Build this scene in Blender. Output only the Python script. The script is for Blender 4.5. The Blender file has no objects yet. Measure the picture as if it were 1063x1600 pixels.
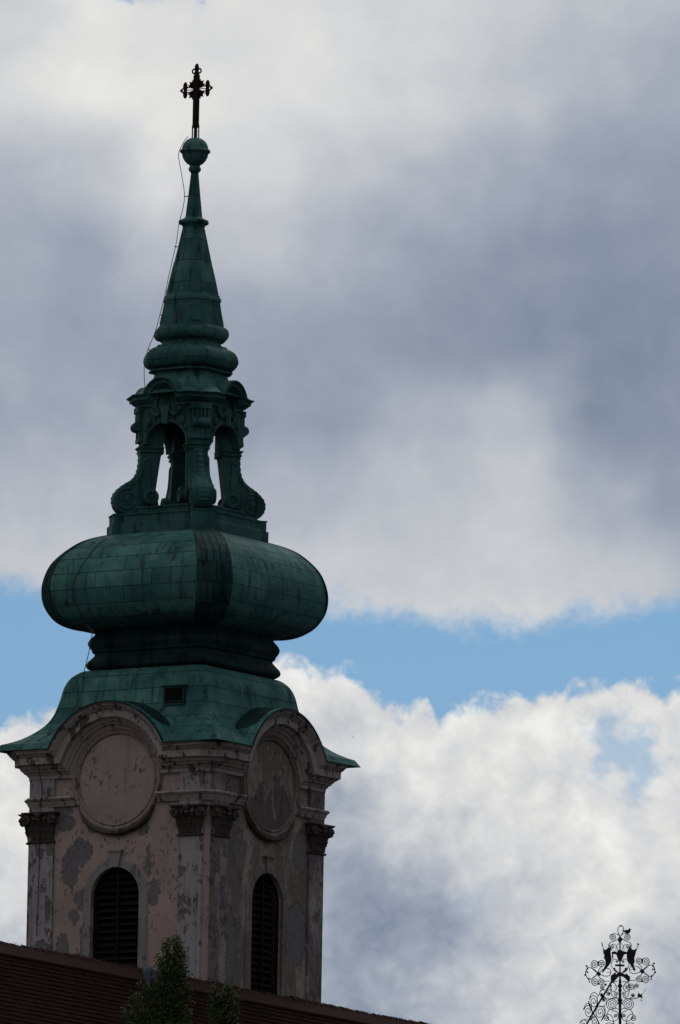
import bpy, bmesh, math, random
from mathutils import Vector, Matrix, noise as mnoise
from math import sin, cos, pi, radians, sqrt, atan2, asin

random.seed(7)
scene = bpy.context.scene
col = scene.collection

# ------------------------------------------------------------------ camera
F_PX, DIST = 14372.0, 340.0            # focal length in photo pixels (1063 x 1600), metres to the tower
PSI, PITCH, ROLL = 0.016829, 0.142007, 0.018060
CAM = Vector((0, -DIST, 1.7))
fw = Vector((sin(PSI) * cos(PITCH), cos(PSI) * cos(PITCH), sin(PITCH)))
r0 = Vector((cos(PSI), -sin(PSI), 0)); u0 = r0.cross(fw)
cr = cos(ROLL) * r0 + sin(ROLL) * u0
cu = -sin(ROLL) * r0 + cos(ROLL) * u0
cam_d = bpy.data.cameras.new("camera")
cam_o = bpy.data.objects.new("camera", cam_d); col.objects.link(cam_o)
cam_o.matrix_world = Matrix(((cr.x, cu.x, -fw.x, CAM.x), (cr.y, cu.y, -fw.y, CAM.y), (cr.z, cu.z, -fw.z, CAM.z), (0, 0, 0, 1)))
cam_d.sensor_fit = 'VERTICAL'; cam_d.sensor_height = 24.0
cam_d.lens = 24.0 * F_PX / 1600.0
cam_d.clip_start = 1.0; cam_d.clip_end = 20000.0
scene.camera = cam_o

def ray(px, py):
    return (fw * F_PX + cr * (px - 531.5) - cu * (py - 800.0)).normalized()
def at(px, py, Y):                      # photo pixel -> point on the upright plane y = Y
    d = ray(px, py); k = (Y - CAM.y) / d.y
    return CAM + d * k

# ------------------------------------------------------------------ light
SUN_EL, SUN_AZ = radians(52), radians(28)      # behind the tower, a little to the right, above the clouds
scene.view_settings.view_transform = 'Standard'
scene.view_settings.look = 'None'
scene.view_settings.exposure = 0.0
scene.view_settings.gamma = 1.0
sun_d = bpy.data.lights.new("sun", 'SUN'); sun_d.energy = 0.5; sun_d.angle = radians(12); sun_d.color = (1.0, 0.95, 0.87)
sun_o = bpy.data.objects.new("sun", sun_d); col.objects.link(sun_o)
to_sun = Vector((sin(SUN_AZ) * cos(SUN_EL), cos(SUN_AZ) * cos(SUN_EL), sin(SUN_EL)))
sun_o.rotation_euler = to_sun.to_track_quat('Z', 'Y').to_euler()

# ------------------------------------------------------------------ node helper
class NT:
    def __init__(s, tree):
        s.t = tree; s.n = tree.nodes; s.l = tree.links; s.n.clear()
    def new(s, kind, **kw):
        n = s.n.new(kind)
        for k, v in kw.items(): setattr(n, k, v)
        return n
    def put(s, sock, v):
        if hasattr(v, 'is_linked') or isinstance(v, bpy.types.NodeSocket): s.l.new(v, sock)
        elif v is not None:
            if isinstance(v, (tuple, list)) and len(v) == 3 and sock.type == 'RGBA': v = (*v, 1)
            sock.default_value = v
    def math(s, op, a, b=None, c=None, clamp=False):
        n = s.new('ShaderNodeMath', operation=op, use_clamp=clamp)
        s.put(n.inputs[0], a); s.put(n.inputs[1], b); s.put(n.inputs[2], c)
        return n.outputs[0]
    def vm(s, op, a, b=None, scale=None):
        n = s.new('ShaderNodeVectorMath', operation=op)
        s.put(n.inputs[0], a); s.put(n.inputs[1], b)
        if scale is not None: s.put(n.inputs[3], scale)
        return n.outputs['Value'] if op in ('LENGTH', 'DISTANCE', 'DOT_PRODUCT') else n.outputs[0]
    def noise(s, vec, scale=1.0, detail=5, rough=0.55, lac=2.0, dist=0.0):
        n = s.new('ShaderNodeTexNoise')
        s.put(n.inputs['Vector'], vec); n.inputs['Scale'].default_value = scale; n.inputs['Detail'].default_value = detail
        n.inputs['Roughness'].default_value = rough; n.inputs['Lacunarity'].default_value = lac; n.inputs['Distortion'].default_value = dist
        return n
    def ramp(s, fac, stops, interp='LINEAR'):
        n = s.new('ShaderNodeValToRGB'); cr_ = n.color_ramp; cr_.interpolation = interp
        while len(cr_.elements) < len(stops): cr_.elements.new(0.5)
        for e, (p, c) in zip(cr_.elements, stops):
            e.position = p
        for e, (p, c) in zip(cr_.elements, stops):
            e.color = (c, c, c, 1) if isinstance(c, (int, float)) else (*c, 1)
        s.put(n.inputs[0], fac)
        return n.outputs[0]
    def mix(s, f, a, b, blend='MIX'):
        n = s.new('ShaderNodeMix', data_type='RGBA', blend_type=blend)
        s.put(n.inputs[0], f); s.put(n.inputs[6], a); s.put(n.inputs[7], b)
        return n.outputs[2]
    def smooth(s, v, lo, hi, a=0.0, b=1.0):
        n = s.new('ShaderNodeMapRange', interpolation_type='SMOOTHSTEP')
        s.put(n.inputs[0], v); s.put(n.inputs[1], lo); s.put(n.inputs[2], hi); s.put(n.inputs[3], a); s.put(n.inputs[4], b)
        return n.outputs[0]
    def comb(s, x, y, z):
        n = s.new('ShaderNodeCombineXYZ'); s.put(n.inputs[0], x); s.put(n.inputs[1], y); s.put(n.inputs[2], z); return n.outputs[0]
    def sep(s, v):
        n = s.new('ShaderNodeSeparateXYZ'); s.put(n.inputs[0], v); return n.outputs

def lin(g):
    g /= 255.0
    return g / 12.92 if g <= 0.04045 else ((g + 0.055) / 1.055) ** 2.4

# ------------------------------------------------------------------ sky: Nishita blue + cloud banks by direction
world = bpy.data.worlds.new("World"); scene.world = world; world.use_nodes = True
w = NT(world.node_tree)
WS = 0.1
tc = w.new('ShaderNodeTexCoord').outputs['Generated']
dx, dy, dz = w.sep(tc)
az = w.math('ARCTAN2', dx, dy); el = w.math('ARCSINE', dz)
# linear fit (azimuth, elevation) -> cloud chart coordinates, 1 unit = 1/14372 rad
def azel(px, py):
    d = ray(px, py); return atan2(d.x, d.y), asin(d.z)
A0, A1, A2 = azel(531.5, 800), azel(1031.5, 800), azel(531.5, 1300)
m2 = Matrix((((A1[0] - A0[0]) / 500, (A2[0] - A0[0]) / 500), ((A1[1] - A0[1]) / 500, (A2[1] - A0[1]) / 500))).inverted()
da = w.math('SUBTRACT', az, A0[0]); de = w.math('SUBTRACT', el, A0[1])
cx = w.math('ADD', w.math('ADD', w.math('MULTIPLY', da, m2[0][0]), w.math('MULTIPLY', de, m2[0][1])), 531.5)
cy = w.math('ADD', w.math('ADD', w.math('MULTIPLY', da, m2[1][0]), w.math('MULTIPLY', de, m2[1][1])), 800.0)
chart = w.comb(w.math('MULTIPLY', cx, 0.01), w.math('MULTIPLY', cy, 0.01), 0.0)
n1 = w.noise(chart, 0.62, 4, 0.46)
n1b = w.noise(w.vm('ADD', chart, (31.7, 12.1, 4.0)), 0.62, 4, 0.46)
warp = w.math('MULTIPLY', w.math('SUBTRACT', n1.outputs['Fac'], 0.5), 125.0)
warp2 = w.math('MULTIPLY', w.math('SUBTRACT', n1b.outputs['Fac'], 0.5), 125.0)
wx = w.math('ADD', cx, warp); wy = w.math('ADD', cy, warp2)
ux = w.math('DIVIDE', wx, 1063.0, clamp=True)
XS = [0, 130, 260, 400, 530, 660, 800, 930, 1063]
ROWS = [(0, [205, 226, 215, 222, 218, 210, 200, 190, 180]),
        (130, [215, 232, 230, 222, 218, 208, 195, 180, 170]),
        (260, [176, 192, 224, 212, 196, 180, 166, 156, 152]),
        (390, [172, 162, 186, 190, 174, 160, 148, 145, 146]),
        (520, [163, 158, 163, 163, 155, 150, 141, 137, 140]),
        (650, [165, 166, 166, 156, 154, 176, 186, 138, 142]),
        (780, [182, 184, 182, 176, 180, 190, 198, 176, 154]),
        (900, [198, 200, 202, 200, 202, 198, 203, 198, 186]),
        (1050, [205, 215, 225, 238, 234, 226, 224, 222, 218]),
        (1160, [228, 226, 222, 226, 212, 230, 230, 226, 218]),
        (1290, [228, 224, 215, 200, 170, 216, 220, 228, 226]),
        (1420, [212, 210, 200, 190, 160, 156, 202, 222, 214]),
        (1550, [200, 200, 195, 180, 156, 176, 212, 218, 176])]
acc = None
for i, (ry, vals) in enumerate(ROWS):
    v = w.ramp(ux, [(x / 1063.0, g / 255.0) for x, g in zip(XS, vals)], 'EASE')
    ws = []
    if i > 0: ws.append(w.smooth(wy, ROWS[i - 1][0], ry))
    if i < len(ROWS) - 1: ws.append(w.smooth(wy, ry, ROWS[i + 1][0], 1.0, 0.0))
    wt = ws[0] if len(ws) == 1 else w.math('MINIMUM', ws[0], ws[1])
    acc = w.math('MULTIPLY', v, wt) if acc is None else w.math('MULTIPLY_ADD', v, wt, acc)
low = w.smooth(cy, 980.0, 1120.0)
n2 = w.noise(w.vm('ADD', chart, (7.3, 3.1, 9.0)), 1.1, 7, 0.47, dist=0.25)
n3 = w.noise(w.vm('ADD', chart, (1.3, 23.1, 2.0)), 3.0, 7, 0.56, dist=0.35)
acc = w.math('MULTIPLY_ADD', w.math('SUBTRACT', n2.outputs['Fac'], 0.5), w.math('MULTIPLY_ADD', low, 0.15, 0.09), acc)
acc = w.math('MULTIPLY_ADD', w.math('SUBTRACT', n3.outputs['Fac'], 0.5), w.math('MULTIPLY_ADD', low, 0.055, 0.012), acc)
g_ = lambda r, g, b: (lin(r), lin(g), lin(b))
bA = w.math('MULTIPLY', w.math('ABSOLUTE', w.math('SUBTRACT', w.noise(w.vm('ADD', chart, (17.1, 8.2, 3.3)), 0.95, 4, 0.5, dist=0.4).outputs['Fac'], 0.5)), 2.0)
bB = w.math('MULTIPLY', w.math('ABSOLUTE', w.math('SUBTRACT', w.noise(w.vm('ADD', chart, (2.6, 41.2, 7.7)), 2.3, 4, 0.55, dist=0.5).outputs['Fac'], 0.5)), 2.0)
puff = w.math('MULTIPLY_ADD', bB, 0.5, bA)           # rounded billows with darker creases between them
acc = w.math('MULTIPLY_ADD', w.math('SUBTRACT', puff, 0.27), w.math('MULTIPLY_ADD', low, 0.13, 0.03), acc)
cloud = w.ramp(acc, [(0.45, g_(108, 120, 140)), (0.54, g_(131, 142, 161)), (0.64, g_(156, 165, 180)), (0.78, g_(197, 200, 205)),
                     (0.88, g_(222, 222, 221)), (0.96, g_(240, 240, 238))])
# where the blue shows: a band between the upper bank and the cumulus, and a few rifts
def edge(pts):
    return w.math('MULTIPLY', w.ramp(w.math('DIVIDE', w.math('MULTIPLY_ADD', w.math('SUBTRACT', n2.outputs['Fac'], 0.5), 60.0, cx), 1063.0, clamp=True),
                                     [(x / 1063.0, (y - 880) / 260.0) for x, y in pts]), 260.0)
top_e = edge([(0, 900), (70, 912), (250, 920), (420, 928), (520, 934), (560, 945), (640, 955), (720, 970), (800, 972), (880, 962), (960, 945), (1063, 928)])
bot_e = edge([(0, 1128), (60, 1112), (90, 1100), (250, 1050), (420, 1028), (480, 1030), (520, 1042), (560, 1062), (600, 1082), (625, 1106), (634, 1112), (650, 1098),
              (668, 1094), (680, 1122), (700, 1114), (730, 1100), (760, 1088), (850, 1076), (980, 1064), (1063, 1072)])
yy = w.math('SUBTRACT', cy, 880.0)
nA = w.math('MULTIPLY', w.math('SUBTRACT', w.noise(w.vm('ADD', chart, (3.3, 9.1, 1.0)), 1.7, 9, 0.62).outputs['Fac'], 0.5), 110.0)
nB = w.math('MULTIPLY', w.math('SUBTRACT', w.noise(w.vm('ADD', chart, (13.3, 5.1, 6.0)), 2.0, 7, 0.54).outputs['Fac'], 0.5), 80.0)
up_c = w.smooth(w.math('ADD', w.math('SUBTRACT', top_e, yy), nA), -34.0, 26.0)
lo_c = w.smooth(w.math('ADD', w.math('SUBTRACT', yy, bot_e), w.math('MULTIPLY_ADD', w.math('SUBTRACT', puff, 0.27), 55.0, nB)), -12.0, 20.0)
def rift(x, y, rx, ry, amp):
    d = w.vm('LENGTH', w.comb(w.math('DIVIDE', w.math('SUBTRACT', wx, x), rx), w.math('DIVIDE', w.math('SUBTRACT', wy, y), ry), 0.0))
    return w.math('MULTIPLY', w.smooth(w.math('ADD', d, w.math('DIVIDE', nB, 26.0)), 0.15, 1.15, 1.0, 0.0), amp)
rf = w.math('MAXIMUM', rift(985, 1165, 62, 74, 0.62), rift(222, -4, 80, 24, 1.0))
rf = w.math('MAXIMUM', rf, rift(745, 1385, 40, 40, 0.18))
cov = w.math('MULTIPLY', w.math('MAXIMUM', up_c, lo_c), w.math('SUBTRACT', 1.0, rf))
sky = w.new('ShaderNodeTexSky', sky_type='NISHITA'); sky.sun_disc = False
sky.sun_elevation = SUN_EL; sky.sun_rotation = SUN_AZ; sky.altitude = 100.0
sky.air_density = 1.0; sky.dust_density = 0.6; sky.ozone_density = 1.5
# cloud is brightest on the sunward side of the sky, heavy and dark overhead and behind the viewer
toward = w.vm('DOT_PRODUCT', tc, tuple(Vector((0.08, 0.97, 0.16)).normalized()))
back = w.smooth(dz, 0.05, 0.95, 0.42, 0.78)
dim = w.smooth(toward, 0.45, 0.97, back, 1.0)
cl = w.vm('SCALE', cloud, scale=w.math('MULTIPLY', dim, 1.0 / WS))
blue = w.mix(1.0, sky.outputs[0], (0.43, 0.60, 0.76), 'MULTIPLY')
blue = w.vm('SCALE', blue, scale=w.smooth(toward, 0.45, 0.97, 0.45, 1.0))
bg = w.new('ShaderNodeBackground'); bg.inputs[1].default_value = WS
w.l.new(w.mix(cov, blue, cl), bg.inputs[0])
wo = w.new('ShaderNodeOutputWorld'); w.l.new(bg.outputs[0], wo.inputs[0])

# ------------------------------------------------------------------ object helpers
def tag(o, label=None, cat=None, group=None, kind=None):
    if label: o['label'] = label
    if cat: o['category'] = cat
    if group: o['group'] = group
    if kind: o['kind'] = kind
    return o
def empty(name, loc=(0, 0, 0), rz=0.0):
    o = bpy.data.objects.new(name, None); col.objects.link(o); o.location = loc; o.rotation_euler = (0, 0, rz); return o

class MB:
    def __init__(s): s.v = []; s.f = []; s.uv = []
    def quad_strip(s, rows, uvs=None, closed=False, flip=False):
        base = len(s.v); n = len(rows[0])
        for r in rows: s.v += [tuple(p) for p in r]
        for i in range(len(rows) - 1):
            for j in range(n if closed else n - 1):
                k = (j + 1) % n
                q = [base + i * n + j, base + i * n + k, base + (i + 1) * n + k, base + (i + 1) * n + j]
                u = None
                if uvs: u = [uvs[i][j], uvs[i][j + 1], uvs[i + 1][j + 1], uvs[i + 1][j]]
                if flip: q.reverse(); u = u[::-1] if u else None
                s.f.append(q); s.uv.append(u)
    def poly(s, pts, uv=None):
        b = len(s.v); s.v += [tuple(p) for p in pts]; s.f.append(list(range(b, b + len(pts)))); s.uv.append(uv)
    def box(s, lo, hi, M=None):
        x0, y0, z0 = lo; x1, y1, z1 = hi
        p = [Vector(q) for q in ((x0, y0, z0), (x1, y0, z0), (x1, y1, z0), (x0, y1, z0), (x0, y0, z1), (x1, y0, z1), (x1, y1, z1), (x0, y1, z1))]
        if M is not None: p = [M @ q for q in p]
        b = len(s.v); s.v += [tuple(q) for q in p]
        for f in ((3, 2, 1, 0), (4, 5, 6, 7), (0, 1, 5, 4), (1, 2, 6, 5), (2, 3, 7, 6), (3, 0, 4, 7)):
            s.f.append([b + i for i in f]); s.uv.append(None)
    def prism(s, pts, vec):                       # planar outline pts (CCW seen from +vec), thickened along vec
        n = len(pts); vec = Vector(vec); b = len(s.v)
        s.v += [tuple(p) for p in pts] + [tuple(Vector(p) + vec) for p in pts]
        s.f.append([b + i for i in range(n)][::-1]); s.f.append([b + n + i for i in range(n)]); s.uv += [None, None]
        for i in range(n):
            k = (i + 1) % n
            s.f.append([b + i, b + k, b + n + k, b + n + i]); s.uv.append(None)
    def tube(s, pts, r, seg=6, caps=True, closed=False):
        pts = [Vector(p) for p in pts]; n = len(pts)
        rs = r if isinstance(r, (list, tuple)) else [r] * n
        rows = []; up = None
        for i, p in enumerate(pts):
            t = (pts[min(i + 1, n - 1)] - pts[max(i - 1, 0)])
            if t.length < 1e-9: t = Vector((0, 0, 1))
            t.normalize()
            if up is None:
                up = Vector((0, 0, 1)) if abs(t.z) < 0.9 else Vector((1, 0, 0))
            up = (up - t * up.dot(t))
            if up.length < 1e-6: up = t.orthogonal()
            up.normalize(); b = t.cross(up)
            rows.append([p + (up * cos(2 * pi * k / seg) + b * sin(2 * pi * k / seg)) * rs[i] for k in range(seg)])
        base = len(s.v)
        s.quad_strip(rows, closed=True, flip=True)
        if caps:
            s.f.append([base + k for k in range(seg)]); s.uv.append(None)
            e = base + (n - 1) * seg
            s.f.append([e + k for k in range(seg)][::-1]); s.uv.append(None)
    def lathe(s, prof, M=None, seg=24, closed_ends=False):   # prof: (r, z) list
        rows = []
        for r_, z_ in prof:
            row = [Vector((r_ * cos(2 * pi * k / seg), r_ * sin(2 * pi * k / seg), z_)) for k in range(seg)]
            if M is not None: row = [M @ q for q in row]
            rows.append(row)
        s.quad_strip(rows, closed=True)
    def ellipsoid(s, c, r, seg=10, rings=7, M=None):
        rows = []
        for i in range(rings + 1):
            a = -pi / 2 + pi * i / rings
            row = [Vector((max(cos(a), 1e-3) * r[0] * cos(2 * pi * k / seg), max(cos(a), 1e-3) * r[1] * sin(2 * pi * k / seg), r[2] * sin(a))) for k in range(seg)]
            if M is not None: row = [M @ q for q in row]
            rows.append([q + Vector(c) for q in row])
        s.quad_strip(rows, closed=True)
    def build(s, name, mat, parent=None, sharp=35, smooth=True):
        me = bpy.data.meshes.new(name); me.from_pydata(s.v, [], s.f); me.validate()
        if any(u for u in s.uv):
            lay = me.uv_layers.new(name='uv'); i = 0
            for p, u in zip(me.polygons, s.uv):
                for k, li in enumerate(p.loop_indices):
                    if u: lay.data[li].uv = u[k]
        me.materials.append(mat)
        if smooth:
            me.polygons.foreach_set('use_smooth', [True] * len(me.polygons)); me.set_sharp_from_angle(angle=radians(sharp))
        o = bpy.data.objects.new(name, me); col.objects.link(o)
        if parent: o.parent = parent
        return o

def dup(o, parent=None, rz=None):
    c = o.copy(); col.objects.link(c); c.parent = parent
    if rz is not None: c.rotation_euler = (0, 0, rz)
    for ch in list(o.children):
        dup(ch, c)
    return c

# ------------------------------------------------------------------ materials
def material(name):
    m = bpy.data.materials.new(name); m.use_nodes = True
    t = NT(m.node_tree)
    out = t.new('ShaderNodeOutputMaterial'); b = t.new('ShaderNodeBsdfPrincipled'); t.l.new(b.outputs[0], out.inputs[0])
    return m, t, b
def bump(t, b, h, strength=0.5, dist=0.05):
    n = t.new('ShaderNodeBump'); n.inputs['Strength'].default_value = strength; n.inputs['Distance'].default_value = dist
    t.put(n.inputs['Height'], h); t.l.new(n.outputs[0], b.inputs['Normal'])

def copper(name, row_h=0.60, brick_w=2.5, seams=True, dark=1.0):
    m, t, b = material(name)
    oc = t.new('ShaderNodeTexCoord'); ob = oc.outputs['Object']
    big = t.noise(ob, 0.9, 6, 0.62).outputs['Fac']
    st = t.noise(t.vm('MULTIPLY', ob, (3.6, 3.6, 0.30)), 1.0, 6, 0.65).outputs['Fac']
    fine = t.noise(ob, 9.0, 5, 0.6).outputs['Fac']
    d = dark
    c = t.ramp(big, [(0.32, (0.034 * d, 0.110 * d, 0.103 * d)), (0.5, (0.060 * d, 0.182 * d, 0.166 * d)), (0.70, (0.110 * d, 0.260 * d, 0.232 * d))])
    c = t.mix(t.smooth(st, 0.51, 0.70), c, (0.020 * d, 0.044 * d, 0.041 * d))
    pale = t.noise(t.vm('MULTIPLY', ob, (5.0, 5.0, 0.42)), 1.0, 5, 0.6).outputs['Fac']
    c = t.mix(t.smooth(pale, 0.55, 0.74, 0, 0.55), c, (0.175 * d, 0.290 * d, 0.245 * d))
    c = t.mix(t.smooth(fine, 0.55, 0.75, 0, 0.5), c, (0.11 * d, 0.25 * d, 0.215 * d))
    h = t.math('MULTIPLY', fine, 0.15)
    if seams:
        br = t.new('ShaderNodeTexBrick'); t.l.new(oc.outputs['UV'], br.inputs['Vector'])
        br.inputs['Color1'].default_value = (0.66, 0.68, 0.70, 1); br.inputs['Color2'].default_value = (1.22, 1.18, 1.14, 1); br.inputs['Mortar'].default_value = (0.8, 0.8, 0.8, 1)
        br.inputs['Scale'].default_value = 1.0; br.inputs['Mortar Size'].default_value = 0.022; br.inputs['Mortar Smooth'].default_value = 0.3
        br.inputs['Brick Width'].default_value = brick_w; br.inputs['Row Height'].default_value = row_h
        c = t.mix(0.8, c, br.outputs['Color'], 'MULTIPLY')
        c = t.mix(t.math('MULTIPLY', br.outputs['Fac'], 0.5), c, (0.018 * d, 0.036 * d, 0.032 * d))
        h = t.math('ADD', h, br.outputs['Fac'])
        dent = t.noise(oc.outputs['UV'], 2.2, 2, 0.4).outputs['Fac']
        h = t.math('MULTIPLY_ADD', dent, 1.2, h)
    t.put(b.inputs['Base Color'], c); b.inputs['Roughness'].default_value = 0.62; b.inputs['Metallic'].default_value = 0.0
    b.inputs['Specular IOR Level'].default_value = 0.07
    bump(t, b, h, 0.7, 0.05)
    return m
M_COP = copper('patina_copper_sheets', dark=0.92)
M_COPS = copper('patina_copper_ornament', seams=False, dark=0.75)
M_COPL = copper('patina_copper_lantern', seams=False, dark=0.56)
M_COPD = copper('stained_copper_ribs', 0.8, 0.24, True, 0.36)
M_COPR = copper('patina_copper_spire', 0.85, 6.0, True, 0.70)
M_COPN = copper('shaded_copper_neck', 0.5, 1.6, True, 0.24)  # same copper with the shade beneath the bulb put into its tone

TH = radians(-33.3)                         # the tower's turn: left face and right face both in view
ca, sa = cos(-TH), sin(-TH)
def face_hit(px, py, face, hh):             # photo pixel -> tower-local point on a wall face
    o = CAM; d = ray(px, py)
    Ri = Matrix.Rotation(-TH, 3, 'Z'); o = Ri @ (o - TOW); d = Ri @ d
    k = (-hh - o.y) / d.y if face == 'L' else (hh - o.x) / d.x
    return o + d * k
def zat(py):                                # height on the tower axis at a photo row
    x = 303.5 - 0.02045 * (py - 237)
    return at(x, py, 0).z
S = 41.9
BODY_DX = -0.12
TOW = Vector((BODY_DX, 0, 0))

def damage(t, ob, spots, warp_amt=0.85, drip=1.0):    # stains and lost plaster with shapes of their own
    nz = t.noise(t.vm('MULTIPLY', ob, (1, 1, drip)), 3.0, 9, 0.68); off = t.vm('SCALE', t.vm('SUBTRACT', nz.outputs['Color'], (0.5, 0.5, 0.5)), scale=warp_amt)
    q = t.vm('ADD', ob, off); best = None
    for (px, py, rx, rz, face) in spots:
        p = face_hit(px, py, face, 4.0)
        k = ca if face == 'L' else sa
        ax = rx / S / k; azz = rz / S
        sc = (1 / ax, 1 / 0.9, 1 / azz) if face == 'L' else (1 / 0.9, 1 / ax, 1 / azz)
        v = t.math('SUBTRACT', 1.0, t.vm('LENGTH', t.vm('MULTIPLY', t.vm('SUBTRACT', q, tuple(p)), sc)))
        best = v if best is None else t.math('MAXIMUM', best, v)
    return best

TOWER_SPACE = []
def plaster(name, base, spots, flakes=0.66, stain=True, drip=1.0, grey=(0.190, 0.172, 0.172)):
    m, t, b = material(name)
    tcn = t.new('ShaderNodeTexCoord'); TOWER_SPACE.append(tcn); ob = tcn.outputs['Object']
    soft = t.noise(ob, 0.6, 5, 0.6).outputs['Fac']; fine = t.noise(ob, 14.0, 6, 0.65).outputs['Fac']
    c = t.mix(t.smooth(soft, 0.35, 0.7), base, tuple(x * 0.80 for x in base))
    c = t.mix(t.smooth(fine, 0.4, 0.75, 0, 0.45), c, tuple(x * 0.72 for x in base))
    streak = t.noise(t.vm('MULTIPLY', ob, (4.5, 4.5, 0.32)), 1.0, 6, 0.62).outputs['Fac']
    c = t.mix(t.smooth(streak, 0.54, 0.75, 0, 0.65), c, (0.15, 0.12, 0.11))
    h = t.math('MULTIPLY', fine, 0.3)
    if stain:                                   # the weather side (local +X) has lost most of its paint
        x, y, z = t.sep(ob)
        wside = t.smooth(x, 3.9, 4.0)
        big = t.noise(t.vm('MULTIPLY', ob, (1.0, 0.85, 0.42)), 1.1, 7, 0.62).outputs['Fac']
        c = t.mix(t.math('MULTIPLY', wside, t.smooth(big, 0.40, 0.54, 0.25, 0.9)), c, (0.165, 0.135, 0.12))
        c = t.mix(t.math('MULTIPLY', wside, t.smooth(t.noise(ob, 3.2, 7, 0.65).outputs['Fac'], 0.56, 0.62, 0, 0.8)), c, (0.30, 0.235, 0.21))
    pk = t.noise(t.vm('MULTIPLY', ob, (1.0, 1.0, 0.6)), 2.1, 8, 0.66).outputs['Fac']
    edge_shade = t.math('MULTIPLY', t.smooth(pk, flakes - 0.022, flakes), t.smooth(pk, flakes + 0.012, flakes + 0.03, 1.0, 0.0))  # shadow lines at flake edges, put into the colour as a dark band
    lost = t.smooth(pk, flakes, flakes + 0.02)
    if spots:
        sp = t.smooth(damage(t, ob, spots, 0.85 if drip == 1.0 else 1.3, drip), 0.0, 0.06)
        lost = t.math('MAXIMUM', lost, sp)
    zone = t.smooth(t.noise(t.vm('ADD', ob, (5.0, 1.0, 2.0)), 0.9, 3, 0.5).outputs['Fac'], 0.44, 0.60)
    chip = t.math('MULTIPLY', t.smooth(t.noise(t.vm('MULTIPLY', ob, (1.0, 1.0, 0.75)), 6.5, 7, 0.62).outputs['Fac'], 0.57, 0.60), zone)
    gv = t.mix(t.noise(ob, 5.0, 5, 0.6).outputs['Fac'], tuple(v * 0.7 for v in grey), tuple(v * 1.25 for v in grey))
    c = t.mix(lost, c, gv); c = t.mix(t.math('MULTIPLY', edge_shade, 0.45), c, tuple(v * 0.45 for v in grey))
    c = t.mix(t.math('MULTIPLY', chip, 0.75), c, tuple(v * 0.85 for v in grey)); h = t.math('SUBTRACT', h, t.math('MULTIPLY', chip, 0.5))
    pit = t.smooth(t.noise(ob, 3.4, 5, 0.75).outputs['Fac'], 0.655, 0.675)
    c = t.mix(pit, c, (0.07, 0.05, 0.045))
    h = t.math('SUBTRACT', h, t.math('MULTIPLY', lost, 0.7)); h = t.math('SUBTRACT', h, pit)
    t.put(b.inputs['Base Color'], c); b.inputs['Roughness'].default_value = 0.95; b.inputs['Specular IOR Level'].default_value = 0.05
    bump(t, b, h, 1.0, 0.05)
    return m
SPOTS = [(126, 1332, 19, 22, 'L'), (110, 1358, 14, 30, 'L'), (134, 1405, 19, 17, 'L'), (104, 1288, 15, 13, 'L'), (100, 1266, 15, 10, 'L'), (116, 1432, 8, 14, 'L'),
         (146, 1293, 9, 10, 'L'), (224, 1294, 8, 12, 'L'), (240, 1392, 9, 22, 'L'), (232, 1345, 5, 26, 'L'), (98, 1480, 10, 22, 'L'), (134, 1470, 9, 28, 'L'), (122, 1497, 16, 10, 'L'),
         (352, 1480, 18, 70, 'R'), (375, 1330, 10, 34, 'R'), (346, 1420, 8, 50, 'R'), (470, 1330, 12, 34, 'R'), (462, 1460, 18, 50, 'R')]
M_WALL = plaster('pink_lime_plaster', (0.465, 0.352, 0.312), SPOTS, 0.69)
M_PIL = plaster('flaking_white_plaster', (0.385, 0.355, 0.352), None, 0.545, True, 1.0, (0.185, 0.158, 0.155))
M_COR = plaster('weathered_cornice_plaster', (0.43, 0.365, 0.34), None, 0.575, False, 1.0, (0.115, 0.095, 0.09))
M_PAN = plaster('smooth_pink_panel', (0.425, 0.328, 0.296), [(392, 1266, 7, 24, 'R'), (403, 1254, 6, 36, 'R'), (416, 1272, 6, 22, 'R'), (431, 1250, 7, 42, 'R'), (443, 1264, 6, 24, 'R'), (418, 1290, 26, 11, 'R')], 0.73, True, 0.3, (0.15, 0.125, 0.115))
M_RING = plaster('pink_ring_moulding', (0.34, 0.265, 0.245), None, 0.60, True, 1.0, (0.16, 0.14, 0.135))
M_CRESCENT = plaster('dark_crescent_stone', (0.10, 0.085, 0.07), None, 0.62, False, 1.0, (0.06, 0.05, 0.045))
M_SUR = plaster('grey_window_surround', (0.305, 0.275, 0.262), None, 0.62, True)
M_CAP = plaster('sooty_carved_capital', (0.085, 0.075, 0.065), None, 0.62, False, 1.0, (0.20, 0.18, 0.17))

def plain(name, c, rough=0.7, var=0.35, scale=6.0, metal=0.0, spec=0.1):
    m, t, b = material(name)
    ob = t.new('ShaderNodeTexCoord').outputs['Object']
    n = t.noise(ob, scale, 6, 0.6).outputs['Fac']
    t.put(b.inputs['Base Color'], t.mix(n, tuple(x * (1 - var) for x in c), tuple(x * (1 + var) for x in c)))
    b.inputs['Roughness'].default_value = rough; b.inputs['Metallic'].default_value = metal; b.inputs['Specular IOR Level'].default_value = spec
    bump(t, b, n, 0.25, 0.02)
    return m
M_WOOD = plain('old_louvre_wood', (0.016, 0.0125, 0.009), 0.85)
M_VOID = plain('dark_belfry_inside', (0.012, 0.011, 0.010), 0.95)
M_IRON = plain('black_wrought_iron', (0.016, 0.012, 0.012), 0.55, 0.6, 5.0, 0.0, 0.3)
M_GILT = plain('tarnished_gilt_iron', (0.022, 0.013, 0.006), 0.6)
M_WIRE = plain('grey_steel_wire', (0.06, 0.06, 0.065), 0.6)
M_BIRD = plain('dark_feathers', (0.025, 0.024, 0.028), 0.8)
M_LEAD = plain('blue_grey_zinc', (0.075, 0.10, 0.12), 0.5)
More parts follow.
